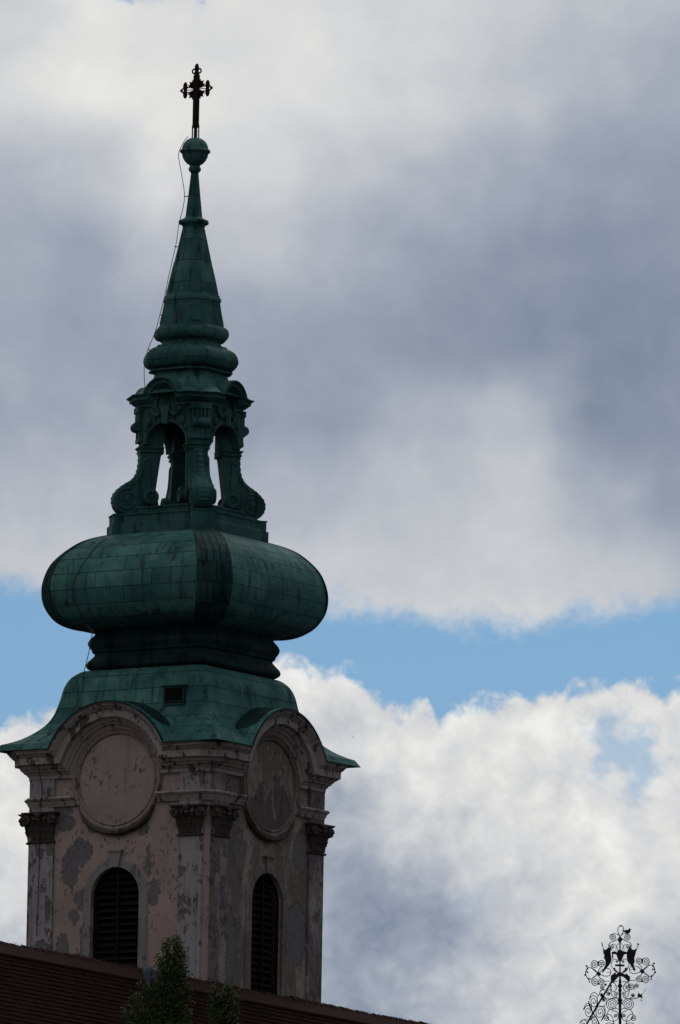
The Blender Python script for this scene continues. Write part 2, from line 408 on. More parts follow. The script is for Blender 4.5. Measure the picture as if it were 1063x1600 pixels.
M_BARK = plain('brown_bark', (0.07, 0.05, 0.035), 0.9)
M_STONE = plain('pale_rubble_stone', (0.30, 0.27, 0.24), 0.9)
M_GROUND = plain('worn_grey_paving', (0.055, 0.053, 0.050), 0.9, 0.3, 0.4)
M_MOSS = plain('dry_moss', (0.06, 0.055, 0.02), 0.95)

# ------------------------------------------------------------------ the setting: ground
g = MB(); g.poly([(-4000, -1500, 0), (4000, -1500, 0), (4000, 6000, 0), (-4000, 6000, 0)])
tag(g.build('ground', M_GROUND, smooth=False), kind='structure')

# ------------------------------------------------------------------ the church tower
tower = empty('church_tower', TOW, TH)
for n_ in TOWER_SPACE: n_.object = tower       # plaster patterns run through all masonry in the tower's own space
tag(tower, 'baroque church tower of peeling pink plaster with green copper bulb dome, open lantern and spire', 'church tower')
def helm(z_shift=0.0, dx=0.0):             # local offset that moves an upper stage dx metres to the right as seen
    return Vector((dx * ca, dx * sa, z_shift))
H1 = helm(0, -BODY_DX); H2 = helm(0, -BODY_DX + 0.05)

def hw(px, k=0.0):                          # half width of a silhouette in photo pixels -> half side of a chamfered square
    return px / S / (ca + sa - sa * k)
def ring(h, c, z, o=Vector((0, 0, 0))):
    c = max(c, 0.004)
    p = [(-(h - c), -h), (h - c, -h), (h, -(h - c)), (h, h - c), (h - c, h), (-(h - c), h), (-h, h - c), (-h, -(h - c))]
    return [Vector((x + o.x, y + o.y, z + o.z)) for x, y in p]
def loft(mb, prof, o=Vector((0, 0, 0)), cap_top=False, cap_bot=False):   # prof: (h, c, z); bottom to top
    rows, uvs = [], []; L = 0.0; prev = None
    for h, c, z in prof:
        if prev: L += sqrt((h - prev[0]) ** 2 + (z - prev[2]) ** 2)
        prev = (h, c, z)
        r = ring(h, c, z, o); rows.append(r)
        a = h - c; d = c * 1.41421 / 2
        us = []
        for f in range(4):
            us += [(10.0 * f - a, L), (10.0 * f + a, L)]
        us.append((40.0 - a, L)); uvs.append(us)
    mb.quad_strip(rows, uvs, closed=True)
    if cap_top: mb.poly(rows[-1])
    if cap_bot: mb.poly(rows[0][::-1])
def spline(pts, n=5):                       # Catmull-Rom through tuples
    out = []
    P = [pts[0]] + list(pts) + [pts[-1]]
    for i in range(1, len(P) - 2):
        for k in range(n):
            t = k / n
            out.append(tuple(0.5 * ((2 * b) + (-a + c) * t + (2 * a - 5 * b + 4 * c - d) * t * t + (-a + 3 * b - 3 * c + d) * t ** 3)
                             for a, b, c, d in zip(P[i - 1], P[i], P[i + 1], P[i + 2])))
    out.append(tuple(pts[-1])); return out
def RZ(k): return Matrix.Rotation(k * pi / 2, 4, 'Z')

HW, HC = 4.0, 0.30                          # wall half side, corner chamfer
HP = 4.09                                   # pilaster plane
Z_CORN = at(160, 1161, -4.9).z              # top edge of the main cornice
ZC = face_hit(189, 1217, 'L', 4.0).z        # centre of the round panels
R_ARCH = 2.77
Z_WTOP = face_hit(184, 1355, 'L', 4.0).z    # crown of the louvred openings
WR = 1.06; Z_SPR = Z_WTOP - WR; Z_SILL = Z_SPR - 4.2

# wall shaft: four faces with arched openings, tympana under the arched cornice
def wall_top(t):
    zz = Z_CORN - 0.35
    r = R_ARCH - 0.35
    if abs(t) < r: zz = max(zz, ZC + sqrt(r * r - t * t))
    return zz
wb = MB()
for k in range(4):
    M = RZ(k)
    ts = sorted(set([-(HW - HC), (HW - HC)] + [WR * cos(pi * i / 16) for i in range(17)] + [(R_ARCH - 0.35) * cos(pi * i / 24) for i in range(25)]))
    for a, b_ in zip(ts[:-1], ts[1:]):
        def za(t): return Z_SPR + sqrt(max(0, WR * WR - t * t))
        mid = (a + b_) / 2
        def q(t0, t1, zl0, zl1, zh0, zh1): wb.poly([M @ Vector((t0, -HW, zl0)), M @ Vector((t1, -HW, zl1)), M @ Vector((t1, -HW, zh1)), M @ Vector((t0, -HW, zh0))])
        if abs(mid) < WR:
            q(a, b_, 0, 0, Z_SILL, Z_SILL); q(a, b_, za(a), za(b_), wall_top(a), wall_top(b_))
            wb.poly([M @ Vector(p) for p in ((a, -HW, za(a)), (a, -HW + 0.45, za(a)), (b_, -HW + 0.45, za(b_)), (b_, -HW, za(b_)))])   # intrados
        else:
            q(a, b_, 0, 0, wall_top(a), wall_top(b_))
    for sx in (-1, 1):
        wb.poly([M @ Vector(p) for p in ((sx * WR, -HW, Z_SILL), (sx * WR, -HW + 0.45, Z_SILL), (sx * WR, -HW + 0.45, Z_SPR), (sx * WR, -HW, Z_SPR))][::sx])
    wb.poly([M @ Vector(p) for p in ((-WR, -HW, Z_SILL), (WR, -HW, Z_SILL), (WR, -HW + 0.45, Z_SILL), (-WR, -HW + 0.45, Z_SILL))])
    wb.poly([M @ Vector(p) for p in ((HW - HC, -HW, 0), (HW, -HW + HC, 0), (HW, -HW + HC, Z_CORN - 0.35), (HW - HC, -HW, Z_CORN - 0.35))])
wall = wb.build('wall_shaft', M_WALL, tower, smooth=False)
vb = MB(); vb.box((-HW + 0.46, -HW + 0.46, Z_SILL - 1), (HW - 0.46, HW - 0.46, Z_CORN - 1)); vb.build('belfry_dark_box', M_VOID, wall, smooth=False)  # near-black box: darkness of the unlit interior is put into its colour

# pilasters with composite capitals
Z_CT = face_hit(300, 1258, 'L', HP).z       # top of the abacus
Z_CB = face_hit(300, 1306, 'L', HP).z       # bottom of the astragal
def capital_mesh():
    m = MB(); w2 = 0.50; hgt = Z_CT - Z_CB
    def layer(z0, z1, a0, d0, a1, d1):
        p0 = [(-a0, 0.08), (-a0, -d0), (a0, -d0), (a0, 0.08)]; p1 = [(-a1, 0.08), (-a1, -d1), (a1, -d1), (a1, 0.08)]
        m.quad_strip([[Vector((x, y, z0)) for x, y in p0], [Vector((x, y, z1)) for x, y in p1]], closed=False)
        m.poly([Vector((x, y, z1)) for x, y in p1]); m.poly([Vector((x, y, z0)) for x, y in p0][::-1])
    layer(0.0, 0.05, w2 + .03, 0.05, w2 + .07, 0.09); layer(0.05, 0.10, w2 + .07, 0.09, w2 + .02, 0.05)
    bell = [(0.10, w2 - .02, .03), (0.45, w2 + .02, .07), (0.75, w2 + .09, .15), (0.92, w2 + .16, .22)]
    for (z0, a0, d0), (z1, a1, d1) in zip(bell[:-1], bell[1:]): layer(z0 * hgt, z1 * hgt, a0, d0, a1, d1)
    layer(hgt * 0.90, hgt * 0.95, w2 + .17, .23, w2 + .22, .30); layer(hgt * 0.952, hgt, w2 + .24, .32, w2 + .25, .33)
    def leaf(x, z0, z1, wd, d0, d1):            # an acanthus leaf that curls outward at its tip
        rows = []
        for i in range(8):
            s_ = i / 7; zz = z0 + (z1 - z0) * min(1, s_ * 1.18) - (0.10 * (s_ - 0.82) / 0.18 if s_ > 0.82 else 0)
            dd = d0 + (d1 - d0) * s_ ** 2.2; ww = wd * (0.75 + 0.5 * sin(pi * min(s_ * 1.05, 1))) * (1 - 0.55 * max(0, s_ - 0.7) / 0.3)
            rows.append([Vector((x + ww * u, -dd - 0.05 * (1 - abs(u)) - (0.03 if abs(abs(u) - .5) < .1 else 0), zz)) for u in (-1, -.75, -.5, -.25, 0, .25, .5, .75, 1)])
        m.quad_strip(rows); m.quad_strip([[p + Vector((0, 0.035, 0)) for p in r] for r in rows], flip=True)
    for x in (-.36, -.12, .12, .36): leaf(x, .10 * hgt, .48 * hgt, .115, .05, .21)
    for x in (-.46, -.24, 0, .24, .46): leaf(x, .30 * hgt, .72 * hgt, .10, .07, .26)
    for sx in (-1, 1):                          # corner volutes
        for ax in (0, 1):
            c0 = Vector((sx * (w2 + .06), -0.26, hgt * 0.74)) if ax == 0 else Vector((sx * (w2 + .14), -0.14, hgt * 0.74))
            pts = []
            for i in range(26):
                a = i / 25 * 4.2 * pi; r = 0.165 * (1 - 0.75 * i / 25)
                off = Vector((sx * r * cos(a), 0, r * sin(a))) if ax == 0 else Vector((0, -r * cos(a), r * sin(a)))
                pts.append(c0 + off)
            m.tube(pts, [0.055 - 0.025 * i / 25 for i in range(26)], 6)
    m.ellipsoid((0, -0.34, hgt * 0.90), (0.13, 0.09, 0.11)); m.ellipsoid((0, -0.30, hgt * 0.76), (0.09, 0.08, 0.09))
    for x in (-.22, .22): m.ellipsoid((x, -0.24, hgt * 0.78), (0.10, 0.07, 0.08))
    return m
pil_proto = None
for k in range(4):
    for t0 in (-3.27, 3.27):
        if pil_proto is None:
            pm = MB(); z1 = Z_CORN - 0.7
            pm.prism([Vector(p) for p in ((-.50, 0, 0), (.50, 0, 0), (.50, 0, z1), (-.50, 0, z1))], (0, HP - HW + 0.06, 0))
            p = pm.build('pilaster', M_PIL, tower, smooth=False)
            c = capital_mesh().build('capital', M_CAP, p, sharp=40); c.location = (0, 0.0, Z_CB)
            pil_proto = p
        else:
            p = dup(pil_proto, tower)
        v = RZ(k) @ Vector((t0, -HP, 0)); p.location = v; p.rotation_euler = (0, 0, k * pi / 2)

# string course: runs round each corner and stops at the round panels
def corner_sweep(prof, hh, cc, z, t_end):
    """prof: (out, dz) top to bottom, swept from t_end on one face round the corner to the next"""
    f22 = 1 / cos(pi / 8)
    for k in range(4):
        M = RZ(k); m = MB()
        st = [(Vector((t_end, -hh)), Vector((0, -1)), 1.0), (Vector((hh - cc, -hh)), Vector((sin(pi / 8), -cos(pi / 8))), f22),
              (Vector((hh, -hh + cc)), Vector((cos(pi / 8), -sin(pi / 8))), f22), (Vector((hh, -t_end)), Vector((1, 0)), 1.0)]
        rows = []
        for P, O, s_ in st:
            rows.append([M @ Vector((P.x + O.x * s_ * o, P.y + O.y * s_ * o, z + dz)) for o, dz in prof])
        m.quad_strip(rows); m.poly(rows[0][::-1]); m.poly(rows[-1])
        m.build('string_course', M_COR, tower, sharp=25)
Z_STR = face_hit(300, 1237, 'L', HP).z
corner_sweep([(-.2, .12), (.16, .06), (.20, 0.0), (.17, -.05), (.10, -.10), (.07, -.19), (.03, -.24), (.015, -.30), (-.2, -.30)], HP, HC + .05, Z_STR, 1.80)

# round blind panels
for k in range(4):
    M = RZ(k) @ Matrix.Translation((0, -HW, ZC)) @ Matrix.Rotation(pi / 2, 4, 'X')
    m = MB(); m.lathe([(0.001, 0.085), (1.60, 0.085), (1.66, 0.07)], M, 72)
    pan = m.build('round_panel', M_PAN, tower, sharp=30)
    r_ = MB(); r_.lathe([(1.64, 0.05), (1.665, 0.15), (1.72, 0.18), (1.76, 0.13), (1.80, 0.15), (1.86, 0.20), (1.93, 0.17), (1.96, 0.0)], M, 72)
    r_.build('ring_moulding', M_RING, pan, sharp=30)
    d_ = MB(); rows = []
    for i in range(41):                          # raised dark crescent under the lower third of the ring
        a = radians(212 + 116 * i / 40); e = min(1, min(i, 40 - i) / 6 + .12)
        rows.append([M @ Vector(((1.93 + q * e) * cos(a), (1.93 + q * e) * sin(a), d * (e * .4 + .6))) for q, d in ((0.0, .0), (0.0, .21), (.10, .24), (.17, .16), (.17, .0))])
    d_.quad_strip(rows, flip=True); d_.build('crescent_moulding', M_CRESCENT, pan, sharp=30)

# main cornice, sweeping up over each panel
def cornice_stations(hh, cc, z0, zc, R, seg=26):
    st = []; f22 = 1 / cos(pi / 8); th0 = asin((z0 - zc) / R); tc_ = R * cos(th0)
    for k in range(4):
        M = RZ(k).to_3x3()
        def add(t, z, O, N): st.append((M @ Vector((t, -hh, z)), M @ Vector(O), M @ Vector(N)))
        e = hh - cc
        add(-e, z0, Vector((-sin(pi / 8), -cos(pi / 8), 0)) * f22, (0, 0, 1))
        aL = (pi / 2 + (pi - th0)) / 2; half = ((pi - th0) - pi / 2) / 2
        add(-tc_, z0, (0, -1, 0), Vector((cos(aL), 0, sin(aL))) / cos(half))
        for i in range(1, seg):
            a = pi - th0 - (pi - 2 * th0) * i / seg
            add(R * cos(a), zc + R * sin(a), (0, -1, 0), (cos(a), 0, sin(a)))
        add(tc_, z0, (0, -1, 0), Vector((-cos(aL), 0, sin(aL))) / cos(half))
        add(e, z0, Vector((sin(pi / 8), -cos(pi / 8), 0)) * f22, (0, 0, 1))
    return st
def sweep(st, prof, o=Vector((0, 0, 0))):
    m = MB(); rows = []
    for P, O, N in st + st[:1]:
        rows.append([P + O * a + N * n + o for a, n in prof])
    m.quad_strip(rows); return m
ST = cornice_stations(HP, HC + .05, Z_CORN, ZC, R_ARCH)
PROF_C = [(-.25, .0), (.80, 0.0), (.815, -.04), (.76, -.08), (.75, -.12), (.69, -.16), (.645, -.22), (.58, -.26), (.565, -.28), (.555, -.52), (.40, -.545), (.36, -.61), (.33, -.66), (.26, -.70), (.24, -.75),
          (.14, -.80), (.10, -.86), (.05, -.90), (.04, -1.02), (-.15, -1.04)]
sweep(ST, PROF_C).build('cornice', M_COR, tower, sharp=28)

# copper skirt roof
o = H1
def PZ(tab): return [(hw(wd, k), hw(wd, k) * k, zat(y)) for wd, y, k in tab]
skirt_tab = spline([(279, 1177, .005), (262, 1172.5, .01), (240, 1164, .02), (213, 1147, .03), (197, 1129, .04), (187, 1105, .06), (180.5, 1083, .08), (172, 1069, .09), (161, 1060.5, .10), (150, 1056.5, .10), (134, 1055, .10)], 4)
prof = PZ(skirt_tab); prof[0] = (HP + .845, .03, Z_CORN + .015)
def loft_cut(mb, prof, zc, R):              # like loft, with the eyebrow arches cut out of each side
    L = 0.0; prev = None; NS = 72
    for k in range(4):
        M = RZ(k); rows, uvs = [], []; L = 0.0; prev = None
        dense = []
        for a, b_ in zip(prof[:-1], prof[1:]):
            for q in range(4): dense.append(tuple(x + (y - x) * q / 4 for x, y in zip(a, b_)))
        dense.append(prof[-1])
        for h, c, z in dense:
            if prev: L += sqrt((h - prev[0]) ** 2 + (z - prev[1]) ** 2)
            prev = (h, z); row, uv = [], []
            for j in range(NS + 1):
                t = (h - c) * (2 * j / NS - 1); row.append([t, -h, z]); uv.append((10.0 * k + t, L))
            row.append([h, -(h - c), z]); uv.append((10.0 * k + h + c * .4, L))
            rows.append(row); uvs.append(uv)
        inside = [[p[0] ** 2 + (p[2] - zc) ** 2 < R * R and -p[1] > 3.2 for p in row] for row in rows]
        for row in rows:
            for p in row:
                d = sqrt(p[0] ** 2 + (p[2] - zc) ** 2)
                if d < R and -p[1] > 3.2: p[0] *= R / d; p[2] = zc + (p[2] - zc) * R / d
        base = len(mb.v); n = NS + 2
        for row in rows: mb.v += [tuple(M @ Vector(p)) for p in row]
        for i in range(len(rows) - 1):
            for j in range(n - 1):
                if inside[i][j] and inside[i][j + 1] and inside[i + 1][j] and inside[i + 1][j + 1]: continue
                mb.f.append([base + i * n + j, base + i * n + j + 1, base + (i + 1) * n + j + 1, base + (i + 1) * n + j])
                mb.uv.append([uvs[i][j], uvs[i][j + 1], uvs[i + 1][j + 1], uvs[i + 1][j]])
m = MB(); loft_cut(m, prof, ZC, R_ARCH + .03)
skirt = m.build('skirt_roof', M_COP, tower, sharp=30)
# copper dressing on top of the cornice and the arched dormers behind it
lip = sweep(ST, [(-.25, .14), (.83, .035), (.84, -.02), (.80, -.005)]); lip.build('copper_flashing', M_COPD, skirt, sharp=25)
th0 = asin((Z_CORN - ZC) / R_ARCH)
for k in range(4):
    m = MB(); rows, uvs = [], []
    for j, (dep, dr) in enumerate(((.82, .045), (.5, .06), (0, .07), (-.6, .06), (-1.3, .02), (-2.2, -.06))):
        row, uv = [], []
        for i in range(33):
            a = pi - th0 + .03 - (pi - 2 * th0 + .06) * i / 32
            flare = 0.10 * max(0, abs(i - 16) / 16 - 0.62) / 0.38 * max(0, (.9 - dep)) * 1.6
            R_ = R_ARCH + dr + flare
            row.append(RZ(k) @ Vector((R_ * cos(a), -HP - dep, ZC + R_ * sin(a)))); uv.append((a * R_ARCH + 3, dep * 1.0 + 5))
        rows.append(row); uvs.append(uv)
    m.quad_strip(rows, uvs); m.build('arched_dormer', M_COP, skirt, sharp=40)
# small louvred hatch on the left slope
hp = face_hit(276, 1088, 'L', 3.25)
m = MB(); zt, zb = hp.z + .36, hp.z - .33
fr = [(-.42, -.05, zb), (.42, -.05, zb), (.42, -.05, zt), (-.42, -.05, zt)]
m.box((-.47, -.02, zt - .07), (.47, 1.0, zt)); m.box((-.47, -.02, zb), (-.39, 1.0, zt - .07)); m.box((.39, -.02, zb), (.47, 1.0, zt - .07)); m.box((-.39, -.02, zb), (.39, 1.0, zb + .05))
m.box((-.53, -.10, zt), (.53, 1.0, zt + .04))
ht = m.build('roof_hatch', M_COP, skirt, smooth=False); ht.location = (hp.x, -3.44, 0)
m = MB()
for i in range(5):
    zz = zb + .10 + i * .105
    m.prism([Vector(p) for p in ((-.39, .02, zz - .02), (.39, .02, zz - .02), (.39, .05, zz), (-.39, .05, zz))], (0, .08, .07))
m.box((-.39, .3, zb + .05), (.39, .32, zt - .07)); m.build('hatch_louvre', M_WOOD, ht, smooth=False)

# louvred belfry windows with surround and keystone
win = None
for k in range(4):
    if win is None:
        win = empty('louvred_window'); win.parent = tower
        m = MB(); n = int((Z_WTOP - Z_SILL) / .252)
        for i in range(n):
            z = Z_SILL + .1 + i * .252
            hwid = WR if z + .12 < Z_SPR else sqrt(max(0.02, WR * WR - (z + .12 - Z_SPR) ** 2))
            hwid -= .03
            m.prism([Vector((-hwid, .16, z)), Vector((hwid, .16, z)), Vector((hwid, .19, z + .035)), Vector((-hwid, .19, z + .035))], (0, .17, .15))
        sl = m.build('louvre_slats', M_WOOD, win, smooth=False)
        m = MB(); m.box((-.045, .12, Z_SILL), (.045, .17, Z_WTOP - .04)); m.build('mullion', M_WOOD, win, smooth=False)
        # wooden arched frame inside the reveal
        m = MB(); rows = []
        pth = [(-WR, Z_SILL)] + [(WR * cos(pi - pi * i / 24), Z_SPR + WR * sin(pi - pi * i / 24)) for i in range(25)] + [(WR, Z_SILL)]
        pin = [(-WR + .09, Z_SILL)] + [((WR - .09) * cos(pi - pi * i / 24), Z_SPR + (WR - .09) * sin(pi - pi * i / 24)) for i in range(25)] + [(WR - .09, Z_SILL)]
        m.quad_strip([[Vector((x, .20, z)) for x, z in pth], [Vector((x, .12, z)) for x, z in pth], [Vector((x, .12, z)) for x, z in pin], [Vector((x, .20, z)) for x, z in pin]], flip=True)
        m.build('frame', M_WOOD, win, smooth=False)
        m = MB()
        W2 = WR + .36
        po = [(-W2, Z_SILL)] + [(W2 * cos(pi - pi * i / 24), Z_SPR + W2 * sin(pi - pi * i / 24)) for i in range(25)] + [(W2, Z_SILL)]
        W1 = WR + .30
        pm_ = [(-W1, Z_SILL)] + [(W1 * cos(pi - pi * i / 24), Z_SPR + W1 * sin(pi - pi * i / 24)) for i in range(25)] + [(W1, Z_SILL)]
        m.quad_strip([[Vector((x, .02, z)) for x, z in pth], [Vector((x, -.07, z)) for x, z in pth], [Vector((x, -.07, z)) for x, z in pm_], [Vector((x, -.03, z)) for x, z in po], [Vector((x, .02, z)) for x, z in po]], flip=True)
        m.build('window_surround', M_SUR, win, sharp=25)
        m = MB(); m.prism([Vector(p) for p in ((-.17, -.16, Z_WTOP + .0), (.17, -.16, Z_WTOP + .0), (.27, -.16, Z_WTOP + .56), (-.27, -.16, Z_WTOP + .56))], (0, .17, 0))
        m.prism([Vector(p) for p in ((-.30, -.20, Z_WTOP + .56), (.30, -.20, Z_WTOP + .56), (.32, -.20, Z_WTOP + .63), (-.32, -.20, Z_WTOP + .63))], (0, .21, 0))
        m.build('keystone', M_SUR, win, smooth=False)
        p = win
    else:
        p = dup(win, tower)
    p.location = RZ(k) @ Vector((0, -HW, 0)); p.rotation_euler = (0, 0, k * pi / 2)

# neck and bulb dome
neck_tab = spline([(134, 1057, .06), (147, 1053.5, .06), (152, 1048, .06), (150, 1042, .06), (145, 1037, .07), (140, 1032, .08), (139, 1029, .08), (143, 1026, .08), (143.5, 1023, .09), (147.5, 1018, .10), (150, 1012, .12), (147, 1005, .14), (141, 999, .17), (138.5, 994, .20), (139, 988, .21)], 3)
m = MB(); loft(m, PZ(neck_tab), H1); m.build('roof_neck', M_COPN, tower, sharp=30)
bulb_tab = spline([(135, 991, .21), (150, 992, .21), (166, 990.5, .21), (184, 986, .21), (200, 977.5, .21), (212, 964, .215), (219.5, 949, .215), (222, 930, .215), (218.5, 910, .215), (208.5, 889, .215), (191, 871.5, .22), (171, 858, .23), (148, 849.5, .24), (124, 844, .26), (100, 840, .3)], 4)
bp = PZ(bulb_tab)
m = MB(); loft(m, bp, H1); bulb = m.build('bulb_dome', M_COP, tower, sharp=32)
for k in range(4):                              # dark standing-seam strips on the cut corners
    m = MB(); rows, uvs = [], []; L = 0; pv = None
    for i, (h, c, z) in enumerate(bp):
        nrm = 0.045
        p0, p1 = ring(h, c, z, H1)[1:3]
        mid = Vector((h, -h, 0)).normalized()
        if pv: L += (Vector((h, 0, z)) - pv).length
        pv = Vector((h, 0, z))
        row, uv = [], []
        for u, rr in ((-.04, .0), (-.03, .05), (.02, .06), (.04, .03), (.25, .03), (.27, .075), (.30, .075), (.32, .03), (.48, .03), (.50, .075), (.53, .075), (.55, .03), (.70, .03), (.72, .075), (.75, .075), (.77, .03), (.96, .03), (.98, .06), (1.03, .05), (1.04, .0)):
            zn = 0.0
            row.append(RZ(k) @ (p0.lerp(p1, u) + mid * rr - H1) + H1); uv.append((u * c * 1.41, L))
        rows.append(row); uvs.append(uv)
    m.quad_strip(rows, uvs, flip=False); m.build('corner_rib', M_COPD, bulb, sharp=30)

# ------------------------------------------------------------------ open lantern
def zl(y): return zat(y)
O2 = H2
HL, CL = 1.64, .60
Z_PT = zl(812)                                  # plinth top
hpl = hw(120, .32)
m = MB()
loft(m, [(hw(116, .42) * 1.0, hw(116, .42) * .42, zl(851)), (hw(116, .42), hw(116, .42) * .42, zl(828)), (hw(112, .42), hw(112, .42) * .42, zl(826)), (hw(112, .42), hw(112, .42) * .42, Z_PT - .08), (hw(114, .42), hw(114, .42) * .42, Z_PT - .06), (hw(114, .42), hw(114, .42) * .42, Z_PT)], O2, cap_top=True)
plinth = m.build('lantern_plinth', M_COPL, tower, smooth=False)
def diag(k):                                    # frame with +X pointing out through corner k
    return Matrix.Translation(O2) @ Matrix.Rotation(-pi / 4 + k * pi / 2, 4, 'Z')
pb = None
for k in range(4):
    m = MB()
    for (r1, wd, z0, z1) in ((2.98, .50, zl(851), zl(828)), (2.90, .47, zl(828), Z_PT - .02), (2.93, .49, Z_PT - .02, Z_PT + .03)):
        m.box((1.7, -wd, z0), (r1, wd, z1), diag(k))
    m.build('plinth_block', M_COPL, plinth, smooth=False)
# parapet between the piers
for k in range(4):
    m = MB(); M = Matrix.Translation(O2) @ RZ(k)
    m.box((-1.15, -1.72, Z_PT), (1.15, -1.55, Z_PT + .26), M); m.box((-1.2, -1.76, Z_PT + .26), (1.2, -1.5, Z_PT + .33), M)
    m.build('sill_curb', M_COPL, plinth, smooth=False)
Z_SP = zl(701); Z_ENT = zl(655); Z_LC = zl(625.5)
def pier_profile():                             # (z, inner radius, core half width, outer radius, front half width)
    return [(Z_PT, 1.24, .50, 1.9, .36), (zl(799), 1.22, .46, 1.9, .36), (zl(793), 1.18, .49, 1.9, .36), (zl(785), 1.21, .46, 1.88, .35), (zl(779), 1.30, .42, 1.87, .34), (zl(765), 1.26, .40, 1.86, .33), (zl(722), 1.12, .38, 1.86, .325),
            (zl(702), 1.03, .38, 1.87, .325), (Z_SP, 1.0, .38, 1.87, .325), (Z_ENT, 1.0, .38, 1.87, .34)]
def pier_plan(ri, w1, ro, w2): return [(ri, -w1), (1.47, -w1), (1.47, -w2), (ro, -w2), (ro, w2), (1.47, w2), (1.47, w1), (ri, w1)]
piers = []
for k in range(4):
    m = MB(); M = Matrix.Translation(O2) @ RZ(k)
    rows = []
    for z, ri, w1_, ro, w2_ in pier_profile():
        rows.append([diag(k) @ Vector((x, y, z)) for x, y in pier_plan(ri + .05, w1_, ro, w2_)])
    m.quad_strip(rows, closed=True)
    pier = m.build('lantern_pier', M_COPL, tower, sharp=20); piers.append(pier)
    D = diag(k)
    # scrolled foot: a thick S-shaped bracket ending in a volute
    prof = spline([(1.55, zl(722)), (1.84, zl(722)), (1.88, zl(735)), (1.98, zl(746)), (2.16, zl(755)), (2.36, zl(761)), (2.60, zl(768)), (2.80, zl(777)), (2.87, zl(787)), (2.82, zl(798)), (2.66, zl(806)), (2.45, zl(809)), (2.2, zl(810.5)), (1.5, zl(811))], 4)
    m = MB(); tk = .36
    m.prism([D @ Vector((r_, tk, z)) for r_, z in prof][::-1], (D.to_3x3() @ Vector((0, -2 * tk, 0))))
    vol = m.build('scroll_foot', M_COPL, pier, sharp=30)
    zc_ = zl(787); rc = 2.40
    for sgn in (-1, 1):
        m = MB(); pts = [D @ Vector((rc + .42 * (1 - .9 * i / 60) * cos(-i / 60 * 5.2 * pi + 1.9), sgn * (tk + .005), zc_ + .42 * (1 - .9 * i / 60) * sin(-i / 60 * 5.2 * pi + 1.9))) for i in range(61)]
        m.tube(pts, [.05 - .02 * i / 60 for i in range(61)], 6)
        m.tube([D @ Vector((r_, sgn * tk, z)) for r_, z in [(1.60, zl(722)), (1.78, zl(726)), (1.84, zl(740)), (1.95, zl(752)), (2.12, zl(760)), (2.3, zl(766))]], .045, 6)
        m.lathe([(.11, 0), (.10, .05), (.0, .07)], D @ Matrix.Translation((rc, sgn * tk, zc_)) @ Matrix.Rotation(-sgn * pi / 2, 4, 'X'), 14)
        # lesser roll against the opening
        m.lathe([(.30, -.12), (.30, .10), (.26, .14), (.17, .14), (.15, .08), (.08, .08), (.06, .13), (0.001, .14)], D @ Matrix.Translation((1.55, sgn * (tk + .20), zl(783))) @ Matrix.Rotation(-sgn * pi / 2, 4, 'X'), 20)
        m.build('volute', M_COPL, vol, sharp=35)
    # scale panel down the front of the scroll
    m = MB()
    pf = [(1.89, zl(712)), (1.885, zl(722)), (1.915, zl(735)), (2.0, zl(746)), (2.16, zl(754.5)), (2.37, zl(760)), (2.60, zl(767)), (2.81, zl(776.5)), (2.885, zl(787)), (2.83, zl(797))]
    pf = spline(pf, 3)
    rows = []
    for i, (r_, z) in enumerate(pf):
        rows.append([D @ Vector((r_ + (-.03 if abs(y) > .2 else .03 + (.03 if i % 2 else 0)) - abs(y) * .05, y, z)) for y in (-.24, -.2, -.19, -.1, 0, .1, .19, .2, .24)])
    m.quad_strip(rows, flip=True); m.build('scale_panel', M_COPS, vol, sharp=20)
    # pier capital
    m = MB()
    cp = [(.00, -.02), (.03, .0), (.07, .05), (.07, .08), (.03, .11), (.05, .14), (.11, .20), (.115, .24), (0, .26)]
    rows = []
    for ex, dz in cp:
        rows.append([diag(k) @ Vector((x + (ex if x > 1.4 else 0) * (0 if abs(x - 1.47) < .01 else 1), y + (ex if y > 0 else -ex), zl(713) + dz)) for x, y in pier_plan(1.05, .38, 1.87, .325)])
    m.quad_strip(rows, closed=True); m.build('pier_capital', M_COPL, pier, sharp=25)
    # fluted console with a scroll on the cut corner
    m = MB(); rr = (2 * HL - CL) / 1.41421
    m.box((rr - .1, -.34, zl(690)), (rr + .05, .34, zl(650)), D)
    m.box((rr - .1, -.40, zl(650)), (rr + .17, .40, zl(641)), D)
    m.box((rr - .1, -.38, zl(696)), (rr + .10, .38, zl(690)), D)
    for y in (-.30, -.15, 0, .15, .30): m.box((rr, y - .045, zl(650)), (rr + .13, y + .045, zl(667)), D)
    m.lathe([(0.001, -.33), (.19, -.33), (.17, -.22), (.19, -.16), (.17, -.08), (.19, 0), (.17, .08), (.19, .16), (.17, .22), (.19, .33), (0.001, .33)], D @ Matrix.Translation((rr + .12, 0, zl(671.5))) @ Matrix.Rotation(-pi / 2, 4, 'X'), 18)
    for y in (-.29, .25): m.box((rr, y, zl(690)), (rr + .10, y + .05, zl(673)), D)
    m.build('console', M_COPL, pier, sharp=30)
